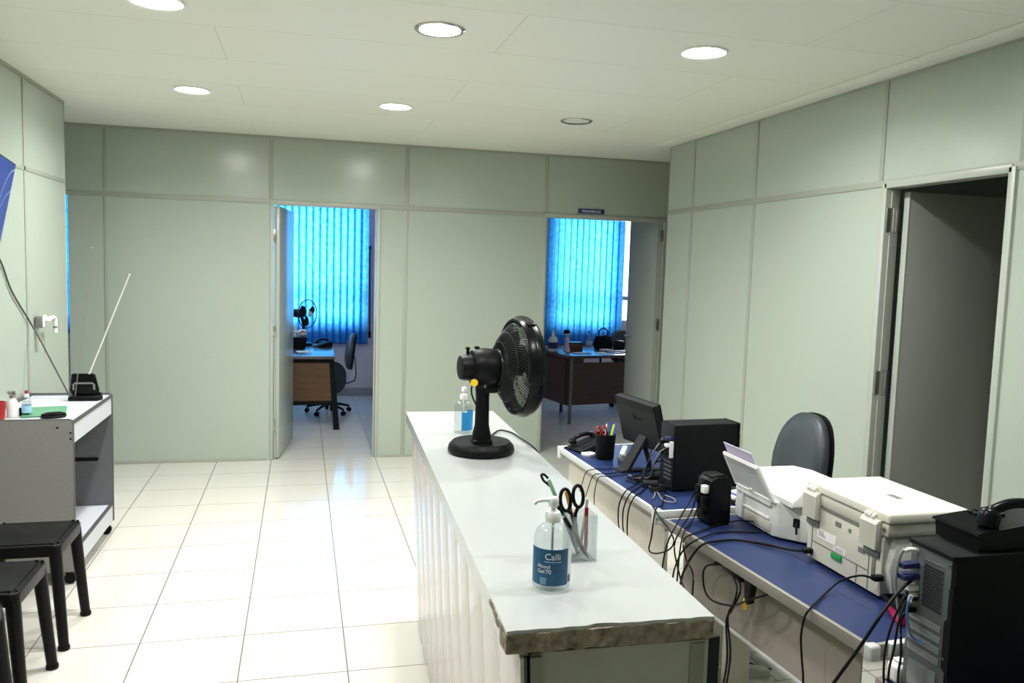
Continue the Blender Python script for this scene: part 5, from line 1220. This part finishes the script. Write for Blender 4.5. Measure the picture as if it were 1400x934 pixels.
# ------------------------------------------------------------------ back offices: blinds
def blind(label, xa, xb, zb, zt=2.46, y=3.64):
    t_ = thing('vertical_blind', label, 'blind', ((xa+xb)/2, y, zt))
    B().box(xa, xb, y-0.02, y+0.02, zt-0.035, zt, 0.003).build('head_rail', M['white_plastic'], t_, 35, True)
    s_ = B(); n = max(1, int(round((xb-xa)/0.083)))
    for k in range(n):
        x = xa+(k+0.5)*(xb-xa)/n; q = T((x, y, 0)) @ RZ(math.radians(13))
        m = 6; f = [[s_.bm.verts.new(q @ V(-0.055+0.110*i/m, 0.006*math.sin(PI*i/m), z)) for i in range(m+1)] for z in (zb, zt-0.035)]
        g = [[s_.bm.verts.new(q @ V(-0.055+0.110*i/m, 0.006*math.sin(PI*i/m)+0.0006, z)) for i in range(m+1)] for z in (zb, zt-0.035)]
        for a in (f,):
            for i in range(m): s_.bm.faces.new((a[0][i], a[0][i+1], a[1][i+1], a[1][i]))
    for v in [v for v in s_.bm.verts if not v.link_faces]: s_.bm.verts.remove(v)
    s_.build('slats', M['slat'], t_, 60, True)
    for x in (xa+0.10, xb-0.10): B().box(x-0.015, x+0.015, y+0.018, 3.78, zt-0.03, zt-0.004, 0.002).build('bracket', M['steel'], t_, 35, True)
    c = B(); c.box(xa, xb, y-0.004, y+0.004, zb+0.004, zb+0.007); c.build('bottom_chain', M['white_plastic'], t_, 0, True)
    w = B()
    for k in range(n): w.box(xa+(k+0.1)*(xb-xa)/n, xa+(k+0.9)*(xb-xa)/n, y-0.003, y+0.003, zb, zb+0.022, 0.001)
    w.build('slat_weights', M['sign_blue'], t_, 0, True)
    return t_
blind('blue vertical blind seen through the left doorway, behind the brown desk', -0.98, 0.575, 0.66)
blind('blue vertical blind seen through the right doorway, behind the dark desk', 2.86, 3.94, 0.66)
blind('blue vertical blind, only a thin strip showing beside the left wall', -3.10, -1.78, 0.77)
hc = thing('blind_cord', 'dark hanging cord strip beside the blue blind in the left doorway', 'cord', (0.615, 3.70, 1.85))
B().tube([(0.602, 3.70, 1.86), (0.606, 3.70, 1.5), (0.612, 3.70, 1.1), (0.614, 3.70, 0.80)], 0.010, 8).build('cord', M['rubber'], hc, 60, True)
B().box(0.600, 0.630, 3.688, 3.712, 0.74, 0.82, 0.006).build('weight', M['rubber'], hc, 35, True)
B().box(0.590, 0.618, 3.69, 3.78, 1.84, 1.88, 0.004).build('bracket', M['rubber'], hc, 35, True)

# brown desk in the left office
bd_ = thing('office_desk', 'brown wooden desk with black legs seen through the left doorway', 'desk', (-0.35, 2.2, 0))
B().box(-0.80, 0.125, 1.58, 2.80, 0.715, 0.745, 0.004).build('desktop', M['desk_top_dark'], bd_, 35, True)
B().box(-0.79, 0.095, 1.645, 1.665, 0.290, 0.675).build('modesty_panel', M['wood'], bd_, 0, True)
B().box(-0.80, 0.11, 1.635, 1.675, 0.672, 0.716, 0.003).box(-0.80, 0.11, 2.70, 2.74, 0.672, 0.716, 0.003).box(-0.80, -0.76, 1.66, 2.72, 0.672, 0.716, 0.003).build('frame', M['black_matt'], bd_, 35, True)
B().box(-0.78, 0.10, 1.640, 1.672, 0.250, 0.292, 0.003).build('lower_rail', M['black_matt'], bd_, 35, True)
for y in (1.655, 2.72):
    B().hexa([V(0.115, y-0.025, 0), V(0.175, y-0.025, 0), V(0.175, y+0.025, 0), V(0.115, y+0.025, 0)], [V(0.065, y-0.02, 0.716), V(0.115, y-0.02, 0.716), V(0.115, y+0.02, 0.716), V(0.065, y+0.02, 0.716)]).build('leg', M['black_matt'], bd_, 20, True)
    B().hexa([V(-0.41, y-0.025, 0), V(-0.35, y-0.025, 0), V(-0.35, y+0.025, 0), V(-0.41, y+0.025, 0)], [V(-0.34, y-0.02, 0.50), V(-0.29, y-0.02, 0.50), V(-0.29, y+0.02, 0.50), V(-0.34, y+0.02, 0.50)]).build('leg', M['black_matt'], bd_, 20, True)
# chair behind it
oc2 = dup(oc, (0.325, 2.60, 0.0), 'dark office chair pushed up to the brown desk in the left doorway', math.radians(4))
oc2.scale = (0.86, 0.86, 0.86)
# things on the brown desk
f2 = thing('desk_fan', 'small black desk fan on the brown desk before the blue blind', 'fan', (-0.18, 2.66, 0.7455), math.radians(-40))
B().lathe([(0.001, 0), (0.095, 0), (0.10, 0.012), (0.085, 0.030), (0.03, 0.036)], 32).build('base', M['black'], f2)
B().tube([(0.0, 0, 0.03), (-0.012, 0, 0.12), (-0.004, 0, 0.22), (-0.03, 0, 0.32)], 0.017, 12).build('pole', M['black'], f2)
h2 = T((0, 0, 0.35)) @ RY(PI/2)
B().lathe([(0.030, -0.15), (0.046, -0.145), (0.050, -0.05), (0.040, 0.0)], 24, h2).build('motor_housing', M['black'], f2)
g = B().torus(0.155, 0.0055, 48, 8, h2 @ T((0, 0, 0.05)))
for k in range(36):
    a = 2*PI*k/36; g.tube([h2 @ V(0.04*math.cos(a), 0.04*math.sin(a), 0.0), h2 @ V(0.11*math.cos(a), 0.11*math.sin(a), 0.012), h2 @ V(0.155*math.cos(a), 0.155*math.sin(a), 0.05)], 0.0011, 4, False)
    g.tube([h2 @ V(0.03*math.cos(a), 0.03*math.sin(a), 0.088), h2 @ V(0.11*math.cos(a), 0.11*math.sin(a), 0.080), h2 @ V(0.155*math.cos(a), 0.155*math.sin(a), 0.05)], 0.0011, 4, False)
g.build('guard', M['grille'], f2)
B().lathe([(0.001, 0.094), (0.03, 0.092), (0.032, 0.084), (0.001, 0.084)], 20, h2).build('centre_cap', M['white_plastic'], f2)
for k in range(3):
    bl = B().prism([(0.015, -0.012), (0.07, -0.05), (0.125, -0.04), (0.135, 0.0), (0.11, 0.03), (0.05, 0.02)], 'z', 0.044, 0.047)
    bmesh.ops.transform(bl.bm, matrix=h2 @ RZ(2*PI*k/3), verts=bl.bm.verts[:]); bl.build('blade', M['fan_blade'], f2)
ba = thing('desk_basket', 'black tray full of papers on the brown desk in the left doorway', 'basket', (-0.235, 2.30, 0.7455))
B().hexa([V(-0.31, 2.22, 0.746), V(-0.165, 2.22, 0.746), V(-0.165, 2.38, 0.746), V(-0.31, 2.38, 0.746)], [V(-0.33, 2.20, 0.865), V(-0.145, 2.20, 0.865), V(-0.145, 2.40, 0.865), V(-0.33, 2.40, 0.865)]).build('basket_body', M['black'], ba, 20, True)
B().box(-0.335, -0.14, 2.195, 2.405, 0.866, 0.875, 0.002).build('rim', M['charcoal'], ba, 20, True)
ck = thing('crumpled_paper', 'crumpled white paper heaped on the black tray in the left office', 'paper', (-0.20, 2.29, 0.8755))
b = B().ball((-0.195, 2.29, 0.912), 0.052, 0.07, 0.036, 14)
random.seed(2)
for v in b.bm.verts: v.co += Vector((random.uniform(-1, 1), random.uniform(-1, 1), random.uniform(-0.3, 1)))*0.010
b.build('paper_heap', M['paper'], ck, 0, True)
b = B().tube([(-0.225, 2.225, 0.915), (-0.195, 2.22, 0.935), (-0.165, 2.235, 0.920)], 0.007, 8); tag(b.build('red_band', M['red'], ck, 60, True), 'red band')
rl2 = thing('paper_roll', 'white paper roll standing on the black tray in the left office', 'roll', (-0.278, 2.27, 0.8755))
B().lathe([(0.010, 0), (0.027, 0), (0.027, 0.12), (0.010, 0.12), (0.010, 0)], 24, caps=False).build('roll', M['paper'], rl2)
desk_phone('dark telephone on the brown desk in the left office', (0.025, 2.49, 0.746), math.radians(-70), 0.80)
ps = thing('paper_sheet', 'white sheet lying on the front of the brown desk in the left office', 'paper', (-0.17, 2.00, 0.7455), math.radians(10))
B().box(-0.075, 0.075, -0.08, 0.08, 0, 0.002).build('sheet', M['paper'], ps, 0)
ps = thing('paper_sheet', 'white papers lying at the back of the brown desk by the chair', 'paper', (0.03, 2.69, 0.7455), math.radians(-8))
B().box(-0.085, 0.075, -0.07, 0.07, 0, 0.006).build('sheets', M['paper'], ps, 0)

# dark desk in the right office
DR = math.radians(10)
dd = thing('office_desk', 'dark wooden desk with metal legs seen through the right doorway', 'desk', (2.575, 1.67, 0), DR)
B().box(0, 1.45, 0, 0.80, 0.715, 0.745, 0.004).build('desktop', M['desk_top_dark'], dd)
B().box(0.001, 1.449, -0.003, 0.001, 0.714, 0.744, 0.001).build('edge_band', M['wood_dark'], dd)
B().box(0.02, 1.40, 0.050, 0.072, 0.200, 0.662).build('modesty_panel', M['wood_dark'], dd, 0)
B().box(0.012, 0.034, 0.09, 0.78, 0.200, 0.690).build('side_panel', M['wood_dark'], dd, 0)
B().box(0.036, 0.22, 0.074, 0.76, 0.34, 0.712).build('drawer_unit', M['wood_dark'], dd, 0)
for x in (0.04, 1.38):
    for y in (0.02, 0.74): B().box(x-0.014, x+0.014, y-0.016, y+0.016, 0, 0.715, 0.003).build('leg', M['alu_dark'], dd)
for x in (0.42, 0.62, 1.0): B().box(x-0.010, x+0.010, 0.048, 0.068, 0.662, 0.716, 0.002).build('spacer', M['black_matt'], dd)
for x in (0.30, 0.42): B().box(x-0.016, x+0.016, 0.70, 0.73, 0, 0.715, 0.003).build('inner_leg', M['alu_dark'], dd)
oc3 = dup(oc, (3.72, 2.98, 0.0), 'dark office chair behind the dark desk, partly hidden by the open right door', math.radians(95))
oc3.scale = (0.9, 0.9, 0.9)
def ond(x, y): p = Matrix.Rotation(DR, 4, 'Z') @ V(x, y, 0); return (2.575+p.x, 1.67+p.y, 0.7455)
wbt = thing('alcohol_bottle', 'white bottle with dark label, leftmost on the dark desk in the right office', 'bottle', ond(0.065, 0.52))
B().lathe([(0.001, 0), (0.050, 0), (0.053, 0.006), (0.053, 0.13), (0.040, 0.155), (0.016, 0.165), (0.016, 0.178)], 28).build('bottle_body', M['white_plastic'], wbt)
B().lathe([(0.0534, 0.03), (0.0542, 0.03), (0.0542, 0.10), (0.0534, 0.10)], 28, caps=False).build('label', M['sign_blue'], wbt)
B().lathe([(0.018, 0.176), (0.018, 0.200), (0.010, 0.210), (0.008, 0.235), (0.001, 0.237)], 18).build('cap', M['white_plastic'], wbt)
fg_ = thing('figurine', 'small standing figurine with dark top on the dark desk in the right office', 'figurine', ond(0.19, 0.42))
b = B().lathe([(0.001, 0), (0.042, 0), (0.040, 0.01), (0.028, 0.05), (0.022, 0.10), (0.026, 0.14), (0.018, 0.165), (0.010, 0.175)], 24); b.build('body', M['paper_lilac'], fg_)
B().ball((0, 0, 0.198), 0.024, 0.024, 0.026).build('head', M['cream'], fg_)
B().ball((-0.006, 0, 0.225), 0.040, 0.036, 0.026).build('hair', M['black'], fg_)
bx = thing('desk_box', 'brown pen box on the dark desk in the right office', 'box', ond(0.34, 0.52), DR)
B().box(-0.085, 0.085, -0.05, 0.05, 0, 0.085, 0.002).build('box_body', M['wood'], bx)
B().box(-0.088, 0.088, -0.053, 0.053, 0.085, 0.098, 0.002).build('lid', M['wood_dark'], bx)
wtb = thing('water_bottle', 'clear plastic water bottle on the dark desk in the right office', 'bottle', ond(0.47, 0.42))
B().lathe([(0.001, 0), (0.034, 0), (0.036, 0.008), (0.033, 0.05), (0.036, 0.06), (0.036, 0.14), (0.028, 0.175), (0.013, 0.205), (0.013, 0.218)], 28).build('bottle_body', M['clear_gel'], wtb)
B().lathe([(0.0152, 0.216), (0.0152, 0.236), (0.001, 0.238)], 18).build('cap', M['bluepen'], wtb)
B().lathe([(0.0363, 0.075), (0.0368, 0.075), (0.0368, 0.125), (0.0363, 0.125)], 28, caps=False).build('label', M['pale_ink'], wtb)
for lab, x, y, w_, d_, r, th, m_ in (('lilac papers lying near the left edge of the dark desk', 0.24, 0.20, 0.16, 0.11, 8, 0.012, 'paper_lilac'),
        ('pale papers spread in the middle of the dark desk', 0.50, 0.18, 0.12, 0.12, -14, 0.008, 'paper'),
        ('lilac folder lying at the middle front of the dark desk', 0.70, 0.16, 0.12, 0.10, 18, 0.010, 'paper_lilac'),
        ('white papers at the back of the dark desk before the black bag', 0.74, 0.48, 0.12, 0.10, 4, 0.014, 'paper')):
    q_ = thing('paper_stack', lab, 'paper', ond(x, y), DR+math.radians(r))
    b = B()
    for k in range(4): b.box(-w_/2, w_/2, -d_/2, d_/2, k*th/4, (k+0.9)*th/4, mtx=RZ(0.03*(k-1.5)))
    b.build('sheets', M[m_], q_, 0)
bg = thing('handbag', 'black bag standing at the back of the dark desk in the right office', 'bag', ond(0.80, 0.66), DR)
B().prism([(-0.10, 0), (0.10, 0), (0.11, 0.06), (0.075, 0.15), (0.0, 0.165), (-0.085, 0.15), (-0.11, 0.06)], 'y', -0.05, 0.05, 0.02).build('bag_body', M['black_matt'], bg, 50)
B().tube([(-0.06, 0, 0.15), (-0.055, 0, 0.21), (0, 0, 0.245), (0.055, 0, 0.21), (0.06, 0, 0.15)], 0.008, 10).build('strap', M['black_gloss'], bg, 60)
sm = thing('small_bag', 'small dark pouch on the dark desk right of the black bag', 'pouch', ond(0.985, 0.60), DR)
B().prism([(-0.06, 0), (0.06, 0), (0.065, 0.05), (0.05, 0.095), (-0.05, 0.10), (-0.065, 0.05)], 'y', -0.04, 0.04, 0.015).build('pouch_body', M['charcoal'], sm, 50)
B().box(-0.045, 0.045, -0.006, 0.006, 0.092, 0.104, 0.002).build('zip', M['alu_dark'], sm)
nb_ = thing('notebook', 'dark open folder lying slanted on the right half of the dark desk', 'folder', ond(0.78, 0.28), DR-0.4)
B().box(-0.14, 0.14, -0.05, 0.05, 0.0145, 0.018).box(-0.14, 0.14, -0.05, 0.05, 0, 0.004).box(-0.14, -0.137, -0.05, 0.05, 0, 0.018).build('cover', M['black'], nb_, 0)
B().box(-0.135, 0.135, -0.046, 0.046, 0.004, 0.0145).build('pages', M['paper'], nb_, 0)
